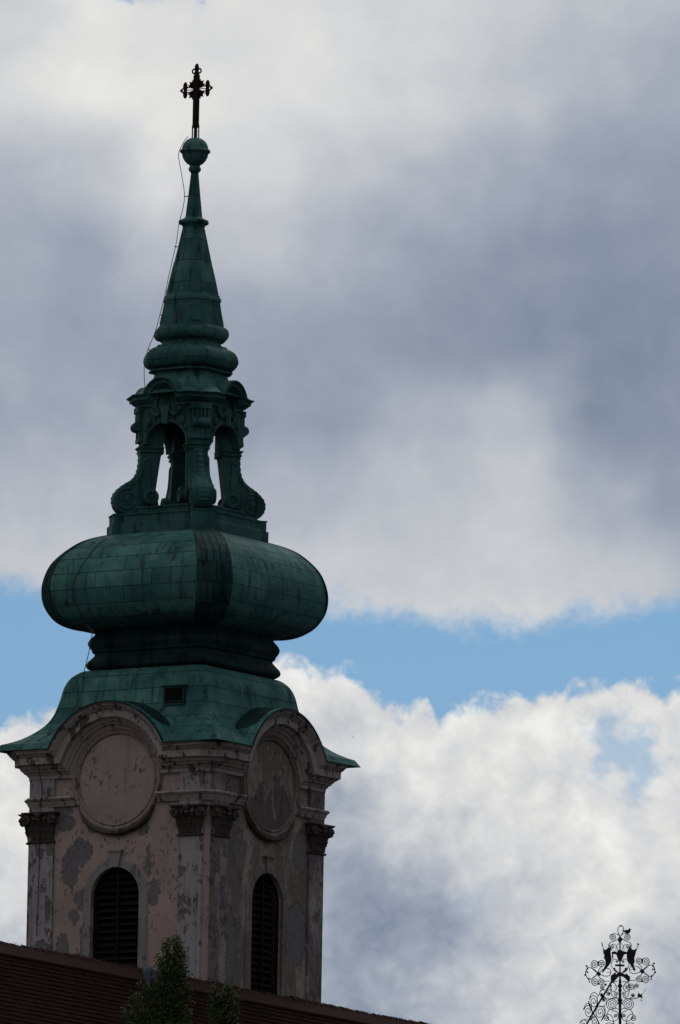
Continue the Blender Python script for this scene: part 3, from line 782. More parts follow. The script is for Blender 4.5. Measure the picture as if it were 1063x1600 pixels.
# arched walls between the piers
AR, AF = .86, .90
for k in range(4):
    m = MB(); M = Matrix.Translation(O2) @ RZ(k); rows = []
    for y in (-HL + .06, -1.12):
        pts_o = []
    ts = [-1.04] + [-AR * cos(pi * i / 16) for i in range(17)] + [1.04]
    for a, b_ in zip(ts[:-1], ts[1:]):
        za = lambda t: Z_SP + AF * sqrt(max(0, AR * AR - t * t))
        zt = Z_LC - .10
        for y, fl in ((-HL + .06, False), (-1.36, True)):
            q = [M @ Vector((a, y, za(a))), M @ Vector((b_, y, za(b_))), M @ Vector((b_, y, zt)), M @ Vector((a, y, zt))]
            m.poly(q[::-1] if fl else q)
        m.poly([M @ Vector((a, -HL + .06, za(a))), M @ Vector((a, -1.36, za(a))), M @ Vector((b_, -1.36, za(b_))), M @ Vector((b_, -HL + .06, za(b_)))])
    e_ = HL - CL
    m.poly([M @ Vector(p) for p in ((e_, -HL + .06, Z_SP), (HL - .06, -e_, Z_SP), (HL - .06, -e_, Z_LC - .10), (e_, -HL + .06, Z_LC - .10))])
    m.poly([M @ Vector(p) for p in ((e_, -HL + .06, Z_SP), (e_, -1.36, Z_SP), (1.36, -e_, Z_SP), (HL - .06, -e_, Z_SP))])
    aw = m.build('lantern_arch', M_COPL, tower, smooth=False)
    # archivolt, keystone and scrolled cartouche
    m = MB(); P = lambda t, z, d: M @ Vector((t, -HL + .06 - d, z))
    m.tube([P(-(AR + .07) * cos(pi * i / 20), Z_SP + AF * (AR + .07) * sin(pi * i / 20), .02) for i in range(21)], .06, 6)
    ks = Z_SP + AF * AR
    m.prism([P(-.10, ks - .06, .16), P(.10, ks - .06, .16), P(.20, ks + .62, .16), P(-.20, ks + .62, .16)], M.to_3x3() @ Vector((0, .2, 0)))
    for sx in (-1, 1):
        pts = [P(sx * (.12 + .55 * s_), ks + .55 - .28 * sin(s_ * pi) - .0 * s_, .10) for s_ in [i / 12 for i in range(13)]]
        m.tube(pts, .055, 6)
        pts = [P(sx * (.48 + .19 * (1 - .8 * i / 24) * cos(i / 24 * 3.4 * pi)), ks + .42 + .19 * (1 - .8 * i / 24) * sin(i / 24 * 3.4 * pi), .09) for i in range(25)]
        m.tube(pts, [.05 - .02 * i / 24 for i in range(25)], 6)
        m.ellipsoid(P(sx * .75, ks + .05, .03), (.10, .10, .16)); m.ellipsoid(P(sx * .88, ks - .22, .03), (.07, .07, .12))
    m.build('cartouche', M_COPL, aw, sharp=35)
# lantern cornice with small arches, its concave roof
STL = cornice_stations(HL + .06, CL + .03, Z_LC, Z_LC - .20, .78, 16)
PROF_L = [(-.6, .0), (.36, .02), (.375, -.01), (.31, -.07), (.26, -.10), (.25, -.22), (.17, -.25), (.13, -.31), (.06, -.36), (-.01, -.40), (-.02, -.52), (-.3, -.53)]
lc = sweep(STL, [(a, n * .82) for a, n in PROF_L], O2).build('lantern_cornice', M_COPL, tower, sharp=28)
m = MB()
for k in range(4):                               # tympanum behind each small arch
    M = Matrix.Translation(O2) @ RZ(k)
    pts = [M @ Vector((-.66 * cos(pi * i / 16), -HL + .12, Z_LC - .20 + .66 * sin(pi * i / 16))) for i in range(17)]
    m.poly([M @ Vector((-.6, -HL + .12, zl(640)))] + pts + [M @ Vector((.6, -HL + .12, zl(640)))])
    th1 = asin(.20 / .78)
    rows = [[M @ Vector(((.78 + dr) * cos(pi - th1 + .05 - (pi - 2 * th1 + .1) * i / 20), -HL - .06 - dep, Z_LC - .20 + (.78 + dr) * sin(pi - th1 + .05 - (pi - 2 * th1 + .1) * i / 20))) for i in range(21)] for dep, dr in ((.345, -.01), (.345, .035), (-.2, .045), (-1.0, .02))]
    m.quad_strip(rows)
m.build('arched_hood', M_COPL, lc, sharp=35)
m = MB()
dt = PZ(spline([(99.5, 625.8, .385), (90, 620.5, .385), (79, 613.5, .38), (68, 605, .38), (61.5, 597.5, .375), (58, 590, .375), (57, 585.5, .375)], 3)); dt[0] = (HL + .06 + .335, CL + .03 + .586 * .335, Z_LC + .012)
loft(m, dt, O2); m.build('lantern_roof', M_COPS, tower, sharp=25)

# rolls under the spire, spire, ball
H3 = helm(0, -BODY_DX + .04)
m = MB()
loft(m, PZ([(57, 586, .375), (66, 584.5, .375), (66.5, 582.5, .375), (61, 579.5, .375)] + spline([(60, 579.5, .375), (66, 578.5, .375), (71, 575.5, .375), (74.6, 569, .375), (74.6, 563, .375), (72, 556, .375), (66.5, 550, .38), (58, 546, .39)], 4) +
            [(56, 544, .4), (56, 543, .4), (48, 541.5, .42), (46.5, 537, .43), (49, 534.5, .44)] + spline([(50, 534.3, .44), (55, 532.5, .45), (58.6, 528, .47), (59.4, 523, .48), (58, 517.5, .5), (54, 513.5, .51)], 4) + [(51, 512.5, .52)]), H3)
sb = m.build('spire_base', M_COPR, tower, sharp=30); sb.rotation_euler = (0, 0, radians(-3.5))
m = MB()
loft(m, PZ([(51.5, 513, .46), (47.6, 493, .46), (44.2, 473, .47), (41.8, 462, .47), (34, 429, .48), (26, 394, .48), (17.4, 356, .49), (16.8, 353, .5)]), H3)
spire = m.build('spire', M_COPR, tower, sharp=20); spire.rotation_euler = (0, 0, radians(-3.5))
for k in range(4):                                # dark pointed panel on each cut corner
    m = MB()
    def cp_(y, k_=.47):
        wd = 17.4 + (y - 356) * (51.5 - 17.4) / (513 - 356); h = hw(wd, k_); return Vector(((2 * h - h * k_) / 1.41421 + .02, 0, zat(y)))
    D = Matrix.Translation(H3) @ Matrix.Rotation(-pi / 4 + k * pi / 2, 4, 'Z')
    pl = [(461, -.24), (461, .24), (442, .21), (425, .13), (411, 0), (425, -.13), (442, -.21)]
    P = [D @ (cp_(y) + Vector((0, t, 0))) for y, t in pl]
    m.prism(P, D.to_3x3() @ Vector((.025, 0, 0))); 
    P = [D @ (cp_(y) + Vector((0, t, 0))) for y, t in [(507, -.2), (507, .2), (476, .16), (476, -.16)]]
    m.prism(P, D.to_3x3() @ Vector((.02, 0, 0))); m.build('pointed_panel', M_COPL, spire, smooth=False)
m = MB(); loft(m, PZ([(44, 474, .47), (45.6, 473, .47), (46.2, 470, .47), (45.2, 467, .47), (43.8, 466, .47), (43.4, 463, .47), (41.5, 462, .47)]), H3); m.build('spire_band', M_COPS, spire, sharp=30)
m = MB()
AX = H3
Mz = Matrix.Translation(AX)
L = lambda tab: [(wd / S, zat(y)) for wd, y in tab]
m.lathe(L([(16.8, 355), (18, 354.5), (19, 352), (23, 350.5), (24.2, 348), (23.6, 345.5), (20, 344), (17, 343), (14.5, 341), (13.6, 339)]), Mz, 16)
m.build('spire_collar', M_COPS, spire, sharp=30)
m = MB(); loft(m, PZ([(13.5, 340, .57), (9.6, 305, .57), (5.9, 269, .57)]), H3); m.build('spire_tip', M_COPR, spire, sharp=20)
m = MB()
m.lathe(L([(5.8, 270), (7, 269.5), (9.6, 266.5), (9.9, 264), (8.6, 261), (7.6, 259.5), (9, 258), (13, 255.5), (17, 251), (19.8, 245.5), (20.8, 240.5), (22, 239.5), (24, 238), (24.2, 236), (23, 234.5), (21.2, 234), (20.4, 229.5), (18, 224), (14, 219.5), (8.5, 216.5), (0.01, 215.3)]), Mz, 28)
m.build('finial_ball', M_COPS, tower, sharp=40)

# gilt iron cross, parallel to the left face
zc0 = zat(139.5); zb0 = zat(216.5); zt0 = zat(101)
crs = empty('roof_cross', H3); crs.parent = tower
m = MB()
for x in (-.095, .095): m.box((x - .035, -.03, zat(200)), (x + .035, .03, zat(118)))
m.box((-.03, -.07, zb0 - .05), (.03, .07, zat(112)))
for x in (-.14, .14): m.tube([(x, 0, zb0 - .02), (x, 0, zat(196)), (x * .7, 0, zat(194))], .028, 6)
m.build('stem', M_GILT, crs, sharp=30)
for sx in (-1, 1):
    m = MB()
    for dz in (-.10, 0, .10): m.box((min(sx * .06, sx * .52), -.02, zc0 + dz - (.022 if dz else .012)), (max(sx * .06, sx * .52), .02, zc0 + dz + (.022 if dz else .012)))
    for dz in (-.13, .13): m.ellipsoid((sx * .50, 0, zc0 + dz), (.10, .06, .19), 10, 8)
    m.tube([(sx * (.58 + .085 * cos(a)), 0, zc0 + .08 * sin(a)) for a in [2 * pi * i / 14 for i in range(15)]], .03, 6)
    m.ellipsoid((sx * .67, 0, zc0), (.06, .05, .06))
    m.build('cross_arm', M_GILT, crs, sharp=30)
m = MB()
m.ellipsoid((0, 0, zat(106)), (.095, .06, .17), 10, 8); m.ellipsoid((0, 0, zat(113)), (.08, .05, .14))
for sx in (-1, 1):
    m.tube([(sx * (.125 + .07 * cos(a)), 0, zat(111) + .08 * sin(a)) for a in [2 * pi * i / 14 for i in range(15)]], .032, 6)
    m.tube([(sx * .09, 0, zat(120)), (sx * .10, 0, zat(115.5)), (sx * .08, 0, zat(113))], .024, 6)
m.build('cross_bud', M_GILT, crs, sharp=30)
m = MB()
for q in range(4):                                # pointed ray bursts between the arms
    for j in range(5):
        a = q * pi / 2 + pi / 4 + (j - 2) * .165; ln = (.42, .38, .45, .38, .42)[j]
        d = Vector((cos(a), 0, sin(a))); n = Vector((-sin(a), 0, cos(a)))
        m.prism([Vector((0, -.02, zc0)) + d * .16 - n * .045, Vector((0, -.02, zc0)) + d * (ln * .7) - n * .062, Vector((0, -.02, zc0)) + d * ln, Vector((0, -.02, zc0)) + d * (ln * .7) + n * .062, Vector((0, -.02, zc0)) + d * .16 + n * .045], (0, .04, 0))
m.build('ray_burst', M_GILT, crs, smooth=False)

# ------------------------------------------------------------------ church nave in front of the tower
PA, PB = at(0, 1475.0, -19.0), None
ry_ = radians(60.0)                                # direction of the ridge, running away to the right
rdir = Vector((sin(pi / 2 - 0) * cos(ry_), sin(ry_), 0)).normalized()
d2 = ray(676, 1606)
# ridge end: the point of the sight line on the upright plane through PA along rdir
nrm = Vector((-rdir.y, rdir.x, 0)); kk = (PA - CAM).dot(nrm) / d2.dot(nrm); PB = CAM + d2 * kk
rd = (PB - PA); LEN = rd.length; rd.normalize()
out = Vector((rd.y, -rd.x, 0)).normalized()         # downhill towards the viewer
SLOPE = radians(52)
dn = (out * cos(SLOPE) - Vector((0, 0, 1)) * sin(SLOPE)); dn = (dn - rd * dn.dot(rd)).normalized()
up_n = rd.cross(dn); up_n = up_n if up_n.z > 0 else -up_n
nave = empty('church_nave', (PA.x, PA.y, 0))
tag(nave, 'long church nave with steep dark red tiled roof in front of the tower', 'church')
E0 = Vector((PA.x, PA.y, 0))
def RP(s_, d_, n_=0.0): return PA - E0 + rd * s_ + dn * d_ + up_n * n_
def tiles_mat():
    m, t, b = material('dark_red_roof_tiles')
    ob = t.new('ShaderNodeTexCoord').outputs['Object']; uvn = t.new('ShaderNodeTexCoord').outputs['UV']
    n = t.noise(ob, 0.7, 6, 0.65).outputs['Fac']; f = t.noise(ob, 8.0, 5, 0.6).outputs['Fac']
    wn = t.new('ShaderNodeTexWhiteNoise', noise_dimensions='2D'); t.l.new(uvn, wn.inputs['Vector'])
    c = t.mix(wn.outputs['Value'], (0.014, 0.0055, 0.005), (0.037, 0.012, 0.010))
    c = t.mix(t.smooth(n, 0.42, 0.68, 0, 0.7), c, (0.020, 0.011, 0.010)); c = t.mix(t.smooth(f, 0.5, 0.8, 0, 0.5), c, (0.022, 0.014, 0.012))
    t.put(b.inputs['Base Color'], c); b.inputs['Roughness'].default_value = 0.9; b.inputs['Specular IOR Level'].default_value = 0.03; bump(t, b, f, 0.4, 0.02)
    return m
M_TILE = tiles_mat()
M_RIDGE = plain('weathered_clay_ridge', (0.042, 0.021, 0.016), 0.9, 0.45, 3.0)
m = MB(); GA, TW = .215, .19
S0, S1 = -14.0, LEN + 10.0
nt = int((S1 - S0) / TW)
for ci in range(26):
    d0 = .55 + ci * GA
    for ti in range(nt):
        s_ = S0 + (ti + (.5 if ci % 2 else 0)) * TW; jig = random.gauss(0, .009); lift = max(0, random.gauss(.004, .007))
        a = .088
        pts = [RP(s_ - a, d0, .008), RP(s_ - a, d0 + GA * 1.05 + jig, .042 + lift), RP(s_ - a * .55, d0 + GA * 1.22 + jig, .048 + lift), RP(s_ + a * .55, d0 + GA * 1.22 + jig, .048 + lift), RP(s_ + a, d0 + GA * 1.05 + jig, .042 + lift), RP(s_ + a, d0, .008)]
        u = (ci * .37 + .11, ti * .71 + .05); m.poly(pts, [u] * 6)
        lo = [p - up_n * .035 for p in pts]
        for i in (1, 2, 3): m.poly([pts[i], lo[i], lo[i + 1], pts[i + 1]], [u] * 4)
rt = m.build('roof_tiles', M_TILE, nave, smooth=False)
m = MB(); RL = 15.0
for s0, s1 in ((S0, S1),):
    m.poly([RP(s0, .2), RP(s0, RL), RP(s1, RL), RP(s1, .2)])
    hn = (-out * cos(SLOPE) - Vector((0, 0, 1)) * sin(SLOPE))
    m.poly([RP(s0, .0), RP(s1, .0), RP(s1, .0) + hn * RL, RP(s0, .0) + hn * RL])
    m.poly([RP(s0, .0), RP(s0, .0) + hn * RL, RP(s0, RL)]); m.poly([RP(s1, .0), RP(s1, RL), RP(s1, .0) + hn * RL])
m.build('roof', M_TILE, nave, smooth=False)
m = MB()
for s_ in (.4, RL - .6):
    a = RP(S0, RL - .6) ; 
wl = [RP(S0, RL - .6), RP(S1, RL - .6), RP(S1, 0) + hn * (RL - .6), RP(S0, 0) + hn * (RL - .6)]
lo = [Vector((p.x, p.y, 0)) for p in wl]
for i in range(4): m.poly([lo[i], lo[(i + 1) % 4], wl[(i + 1) % 4], wl[i]])
m.build('wall', M_WALL, nave, smooth=False)
# ridge capping: mortar bed flank and overlapping clay ridge tiles
m = MB(); n = int((S1 - S0) / .42)
m.quad_strip([[RP(S0, .62, .045), RP(S1, .62, .045)], [RP(S0, .58, .115), RP(S1, .58, .115)], [RP(S0, .06, .10), RP(S1, .06, .10)]], flip=True)
for i in range(n):
    s_ = S0 + i * .42; j = random.gauss(0, .014) + .02 * sin(i * .31) + .012 * sin(i * .83); rows = []
    for ss, rr in ((0, .155), (.40, .135), (.455, .13)):
        rows.append([RP(s_ + ss, 0, 0) + Vector((0, 0, -.03 + j)) + out * (rr * cos(a)) + Vector((0, 0, 1)) * rr * sin(a) for a in [pi * q / 8 for q in range(9)]])
    m.quad_strip(rows, flip=False); m.quad_strip([[p * 1 for p in rows[0]], [p - Vector((0, 0, .03)) for p in rows[0]]])
m.build('ridge_tiles', M_RIDGE, nave, sharp=40)
# tufts of moss along the ridge
m = MB()
for i in range(420):
    s_ = random.choice([random.gauss(7.0, 3.0), random.uniform(0, LEN), random.uniform(0, LEN)]); 
    b0 = RP(s_, 0, 0) + out * random.uniform(-.06, .14) + Vector((0, 0, .09)); hgt = random.uniform(.03, .12)
    lean = rd * random.uniform(-.05, .05) + out * random.uniform(-.03, .05)
    wv = rd * random.uniform(.008, .02)
    m.poly([b0 - wv, b0 + wv, b0 + lean + Vector((0, 0, hgt))])
tag(m.build('ridge_moss', M_MOSS, nave, smooth=False), kind='stuff')
# curved zinc vent on the ridge slope
def roof_hit(px, py):
    d = ray(px, py); k = (PA - CAM).dot(up_n) / d.dot(up_n); return CAM + d * k
vp = roof_hit(223, 1528) - E0
m = MB(); Zv = Vector((0, 0, 1))
arcp = [vp + Zv * (-.55) + out * .12, vp + Zv * .05 + out * .14] + [vp + Zv * .10 + out * .14 + (rd * (.17 - .17 * cos(a)) + Zv * .22 * sin(a)) for a in [pi * i / 12 for i in range(13)]]
m.tube(arcp, .15, 12); m.tube([arcp[-1], arcp[-1] - Zv * .10], [.16, .18], 12)
m.tube([vp + rd * .12 + out * .18 - Zv * .5, vp + rd * .12 + out * .18 - Zv * .12, vp + rd * .17 + out * .30 - Zv * .04], .07, 10)
m.build('vent_pipe', M_LEAD, nave, sharp=40)

# ------------------------------------------------------------------ trees in front of the roof
def leaf_mat(name, c):
    m, t, b = material(name)
    ob = t.new('ShaderNodeTexCoord').outputs['Object']
    uvn = t.new('ShaderNodeTexCoord').outputs['UV']
    wn = t.new('ShaderNodeTexWhiteNoise', noise_dimensions='2D'); t.l.new(uvn, wn.inputs['Vector'])
    t.put(b.inputs['Base Color'], t.mix(wn.outputs['Value'], tuple(x * .5 for x in c), tuple(x * 1.4 for x in c)))
    b.inputs['Roughness'].default_value = .5; b.inputs['Specular IOR Level'].default_value = .22
    try: b.inputs['Transmission Weight'].default_value = 0.0
    except Exception: pass
    return m
M_LEAF = leaf_mat('green_leaves', (0.050, 0.080, 0.015))
def tree(name, tip, label, H, shoots, seed, leaf=.075):
    """tip: crown tip point; shoots: (dx, dz below tip, length, spread) upright leafy shoots"""
    rnd = random.Random(seed)
    root = empty(name, (tip.x, tip.y, 0)); tag(root, label, 'tree')
    tm = MB(); lf = MB(); zt = tip.z
    trunk = [Vector((0.0, 0, 0)), Vector((.12, .05, zt * .3)), Vector((-.05, .1, zt * .6)), Vector((.03, 0, zt - 5.0)), Vector((0, 0, zt - 2.2)), Vector((0, 0, zt - .25))]
    tm.tube(trunk, [.30, .24, .17, .09, .045, .012], 10)
    def leaves(p, n, spread, size):
        for _ in range(n):
            q = p + Vector((rnd.gauss(0, spread), rnd.gauss(0, spread), rnd.gauss(0, spread)))
            a = Vector((rnd.gauss(0, 1), rnd.gauss(0, 1), rnd.gauss(-.2, .8))).normalized(); b_ = a.orthogonal().normalized()
            b_ = Matrix.Rotation(rnd.uniform(0, 6.28), 3, a) @ b_
            s_ = size * rnd.uniform(.6, 1.25); c = a.cross(b_) * s_ * .18
            u = (rnd.random(), rnd.random())
            lf.poly([q, q + a * s_ * .5 + b_ * s_ * .36 + c, q + a * s_ * 1.1], [u] * 3)
            lf.poly([q, q + a * s_ * 1.1, q + a * s_ * .5 - b_ * s_ * .36 + c], [u] * 3)
    for (bx, bd, ln, sp) in shoots:
        base = Vector((bx * .35, rnd.uniform(-.3, .3), zt - bd - ln)); top = Vector((bx, rnd.uniform(-.25, .25), zt - bd))
        pts = [base.lerp(top, s_) + Vector((rnd.gauss(0, .03), rnd.gauss(0, .03), 0)) for s_ in (0, .25, .5, .75, 1)]
        tm.tube(pts, [.035, .028, .02, .012, .005], 5)
        n = int(ln / .055)
        for i in range(n):
            s_ = i / n; p = base.lerp(top, s_); rad = sp * (1 - s_) ** .6 + .03
            for _ in range(4):
                a = rnd.uniform(0, 6.28); rr = rad * sqrt(rnd.random())
                q = p + Vector((rr * cos(a), rr * sin(a), rnd.uniform(.0, .12)))
                if rnd.random() < .25: tm.tube([p - Vector((0, 0, .12)), q], .006, 4)
                leaves(q, 5 + int(4 * (1 - s_)), .065, leaf)
    # the lower crown, below the photograph's edge
    for i in range(240):
        z = zt - 3.5 - rnd.random() ** .8 * zt * .6; a = rnd.uniform(0, 6.28); rm = 1.0 + 2.6 * min(1, (zt - 3.0 - z) / 9.0); rr = rm * sqrt(rnd.random())
        q = Vector((rr * cos(a), rr * sin(a), z))
        if i % 4 == 0: tm.tube([Vector((0, 0, z - rr * .7)), q * .6 + Vector((0, 0, z - rr * .2)) * .4, q], [.05, .03, .01], 5)
        leaves(q, 26, .33, .16)
    tm.build('trunk', M_BARK, root); lf.build('crown', M_LEAF, root, smooth=False)
    return root
YT = -92.0
tipA = at(271, 1464, YT)
PXM = (at(372, 1464, YT) - tipA).x / 101.0
def sh(px, py, ln, sp): return ((px - 271) * PXM, (py - 1464) * PXM, ln, sp)
tree('leafy_tree', tipA, 'taller dark green tree with upright leafy shoots rising before the roof ridge', 25,
     [sh(277, 1464, 1.5, .12), sh(260, 1470, 1.4, .12), sh(285, 1484, 1.4, .14), sh(250, 1498, 1.5, .26), sh(268, 1490, 2.0, .34), sh(289, 1506, 1.6, .26), sh(258, 1512, 1.8, .34), sh(280, 1520, 1.8, .34), sh(297, 1540, 1.2, .22),
      sh(222, 1538, 1.2, .20), sh(235, 1546, 1.3, .26), sh(206, 1558, 1.2, .26), sh(245, 1540, 1.6, .30), sh(262, 1545, 1.6, .36), sh(218, 1566, 1.3, .3), sh(193, 1578, 1.0, .2), sh(280, 1556, 1.6, .3), sh(296, 1574, 1.2, .24), sh(234, 1575, 1.3, .34), sh(254, 1580, 1.3, .34), sh(206, 1588, 1.2, .3)], 11)
tipB = at(356, 1540, YT + 4); 
def sh2(px, py, ln, sp): return ((px - 356) * PXM, (py - 1540) * PXM, ln, sp)
tree('leafy_tree', tipB, 'smaller tree top peeping up right of the taller tree', 23,
     [sh2(357, 1539, .9, .16), sh2(366, 1547, .9, .18), sh2(345, 1550, .8, .16), sh2(332, 1545, .6, .10), sh2(326, 1563, .6, .12), sh2(354, 1560, 1.0, .22), sh2(370, 1568, .8, .16), sh2(345, 1572, 1.0, .24), sh2(330, 1585, .8, .2), sh2(360, 1585, .9, .24)], 5)

# ------------------------------------------------------------------ wrought iron cresting at the lower right
YI = -60.0
def Zp(X, Y): return at(880 + X / 5.809, 1420 + Y / 5.809, YI)
OI = Zp(517, 1046); OI0 = Vector((OI.x, OI.y, 0))
iron = empty('iron_cresting', OI0)
tag(iron, 'black wrought iron cresting of scrolls and winged figures on a tall post against the clouds', 'ironwork')
UZ = (Zp(100, 500) - Zp(0, 500)).length / 100.0     # metres per sketch unit
def IP(X, Y, dy=0.0): return Zp(X, Y) - OI0 + Vector((0, dy, 0))
def bar(m, pts, wd=7.2, dy=0.0, n=6):
    P = spline([tuple(IP(x, y, dy)) for x, y in pts], n) if len(pts) > 2 else [IP(x, y, dy) for x, y in pts]
    m.tube(P, wd * UZ / 2, 6)
def scroll(m, c, r, a0, turns, pre=(), wd=7.0, sy=1.0, dy=0.0, tight=.86):
    """a bar that arrives along pre and winds into a spiral about c; a0 in degrees, turns signed (+ = clockwise on the photo)"""
    n = max(18, int(abs(turns) * 22)); pts = list(pre)
    for i in range(n + 1):
        s_ = i / n; a = radians(a0) + turns * 2 * pi * s_; rr = r * (1 - tight * s_ ** 1.25)
        pts.append((c[0] + rr * cos(a), c[1] + rr * sin(a) * sy))
    P = [IP(x, y, dy) for x, y in (spline(pts[:len(pre) + 1], 6)[:-1] if len(pre) > 1 else list(pre)) + pts[len(pre):]]
    m.tube(P, wd * UZ / 2, 6)
    e = P[-1]; m.ellipsoid(e, (6 * UZ, 4 * UZ, 6 * UZ), 8, 6)
def knob(m, x, y, r, dy=0.0): m.ellipsoid(IP(x, y, dy), (r * UZ, r * UZ, r * UZ), 8, 6)
def plate(m, pts, th=.10, dy=0.0):
    P = [IP(x, y, dy - th / 2) for x, y in pts]
    ar = sum(a.x * b_.z - b_.x * a.z for a, b_ in zip(P, P[1:] + P[:1]))
    if ar > 0: P = P[::-1]
    C0 = sum(P, Vector()) / len(P)
    # rounded relief: inset front and back outlines
    rows = [[C0 + (p - C0) * .95 + Vector((0, 0, 0)) for p in P], [p + Vector((0, th * .3, 0)) for p in P], [p + Vector((0, th * .7, 0)) for p in P], [C0 + (p - C0) * .95 + Vector((0, th, 0)) for p in P]]
    m.quad_strip(rows, closed=True); m.poly(rows[0][::-1]); m.poly(rows[-1])
m = MB()
top = IP(517, 250); base = Vector((0, 0, 0))
m.tube([base, IP(517, 1200), IP(517, 830), IP(517, 640)], [.22, 13 * UZ, 13 * UZ, 12 * UZ], 8)
m.tube([IP(517, 645), IP(517, 450), IP(517, 252)], [8 * UZ, 6.5 * UZ, 6 * UZ], 8)
for y, r in ((700, 22), (830, 23), (740, 17), (600, 16)): m.ellipsoid(IP(517, y), (r * UZ, r * UZ, r * .9 * UZ), 10, 8)
m.lathe([(.9, 0), (.9, .5), (.7, .6), (.6, 1.5), (.3, 1.7)], None, 16)
m.build('post', M_IRON, iron, sharp=40)
def part(name, fn):
    m = MB(); fn(m); return m.build(name, M_IRON, iron, sharp=50)
def crown_top(m):
    bar(m, [(517, 252), (500, 215), (499, 180), (512, 157), (527, 153), (543, 163), (549, 188), (540, 220), (519, 252)]); knob(m, 525, 154, 9)
part('top_loop', crown_top)
def leaf_knot(m):
    plate(m, [(517, 245), (528, 262), (548, 275), (535, 285), (528, 300), (510, 305), (496, 288), (505, 268)], .12)
part('leaf_knot', leaf_knot)
for sx in (-1, 1):
    X = lambda x: 517 + sx * (x - 517) if True else x
    part('scroll', lambda m: scroll(m, (517 + sx * 64, 257), 30, -60 if sx > 0 else 240, 2.0 * sx, [(517, 252), (517 + sx * 30, 228)]))
    part('scroll', lambda m: scroll(m, (517 + sx * 80, 352), 26, 0 if sx < 0 else 180, -1.6 * sx * -1, [(517, 255), (517 + sx * 40, 288), (517 + sx * 85, 305), (517 + sx * 104, 335)]))
    part('curved_bar', lambda m: (bar(m, [(517 + sx * 100, 335), (517 + sx * 60, 322), (517 + sx * 32, 340), (517 + sx * 16, 385)], 5), bar(m, [(517, 300), (517 + sx * 26, 330), (517 + sx * 36, 365), (517 + sx * 34, 395)], 5)))
part('winged_figure', lambda m: (plate(m, [(362, 358), (378, 374), (394, 366), (412, 349), (436, 370), (431, 395), (436, 425), (441, 458), (434, 488), (418, 512), (395, 540), (362, 580), (350, 577), (372, 536), (386, 505), (384, 470), (369, 436), (377, 424), (366, 400)], .16),
                                 bar(m, [(366, 360), (352, 303)], 6), plate(m, [(348, 298), (358, 320), (362, 345), (352, 335)], .06), knob(m, 425, 362, 13, -.04)))
part('winged_figure', lambda m: (plate(m, [(676, 348), (668, 372), (660, 402), (654, 425), (647, 450), (651, 480), (642, 505), (640, 522), (658, 556), (648, 568), (622, 524), (606, 500), (588, 480), (580, 445), (590, 420), (577, 398), (588, 372), (603, 343), (626, 368), (646, 374)], .16),
                                 bar(m, [(672, 352), (682, 322)], 6), plate(m, [(668, 312), (692, 318), (688, 332), (674, 326)], .06), knob(m, 606, 360, 13, -.04)))
def centre(m):
    plate(m, [(440, 392), (466, 384), (488, 398), (500, 372), (530, 374), (546, 386), (578, 390), (582, 408), (556, 412), (545, 440), (530, 474), (502, 472), (494, 440), (482, 412), (458, 408), (444, 412)], .13, .03)
    for sx in (-1, 1):
        plate(m, [(517 + sx * 62, 398), (517 + sx * 74, 425), (517 + sx * 70, 452), (517 + sx * 62, 462), (517 + sx * 60, 430)], .05)
part('leaf_garland', centre)
part('small_cross', lambda m: (m.box(IP(473, 521) + Vector((0, -.05, 0)), IP(557, 506) + Vector((0, .05, 0))),))
for sx in (-1, 1):
    part('scroll', lambda m: (scroll(m, (517 + sx * 30, 478), 14, -100, -1.2 * sx, [(517 + sx * 58, 548), (517 + sx * 80, 515), (517 + sx * 72, 475), (517 + sx * 44, 457)], 6),
                              scroll(m, (517 + sx * 54, 545), 11, 90, 1.1 * sx, [(517 + sx * 20, 585), (517 + sx * 40, 565)], 6)))
def crest(m):
    plate(m, [(434, 605), (452, 594), (482, 596), (500, 578), (516, 570), (534, 580), (560, 596), (590, 602), (608, 616), (608, 655), (594, 664), (577, 640), (552, 618), (517, 606), (500, 620), (482, 640), (462, 660), (440, 662), (432, 640)], .15)
    plate(m, [(450, 535), (470, 548), (492, 565), (506, 585), (486, 578), (464, 562)], .08); plate(m, [(596, 530), (570, 545), (545, 565), (535, 585), (556, 580), (582, 560)], .08)
    knob(m, 470, 590, 12); knob(m, 575, 600, 12)
part('crown_ornament', crest)
def quatre(cx, cy, sx, name):
    def f(m):
        n = (cx, cy)
        scroll(m, (cx - sx * 35, cy - 85), 33, 90 + sx * 80, sx * 2.1, [n, (cx - sx * 45, cy - 35)], sy=1.18, tight=.9)
        scroll(m, (cx + sx * 26, cy - 90), 28, 90 - sx * 80, -sx * 2.0, [n, (cx + sx * 5, cy - 40)], sy=1.18, tight=.9)
        scroll(m, (cx - sx * 32, cy + 72), 31, -90 - sx * 80, -sx * 2.0, [n, (cx - sx * 50, cy + 35)], sy=1.18, tight=.9)
        scroll(m, (cx + sx * 25, cy + 68), 27, -90 + sx * 80, sx * 2.0, [n, (cx + sx * 6, cy + 30)], sy=1.18, tight=.9)
        plate(m, [(cx - 22, cy + 2), (cx - 6, cy - 22), (cx + 18, cy - 6), (cx + 24, cy + 4), (cx + 6, cy + 26), (cx - 8, cy + 14)], .1)
        plate(m, [(cx - 8, cy - 108), (cx + 6, cy - 108), (cx + 3, cy - 70), (cx - 4, cy - 70)], .06); knob(m, cx, cy - 108, 9); knob(m, cx, cy + 92, 10)
    part(name, f)
quatre(322, 590, 1, 'scroll_rosette')
quatre(716, 566, -1, 'scroll_rosette')
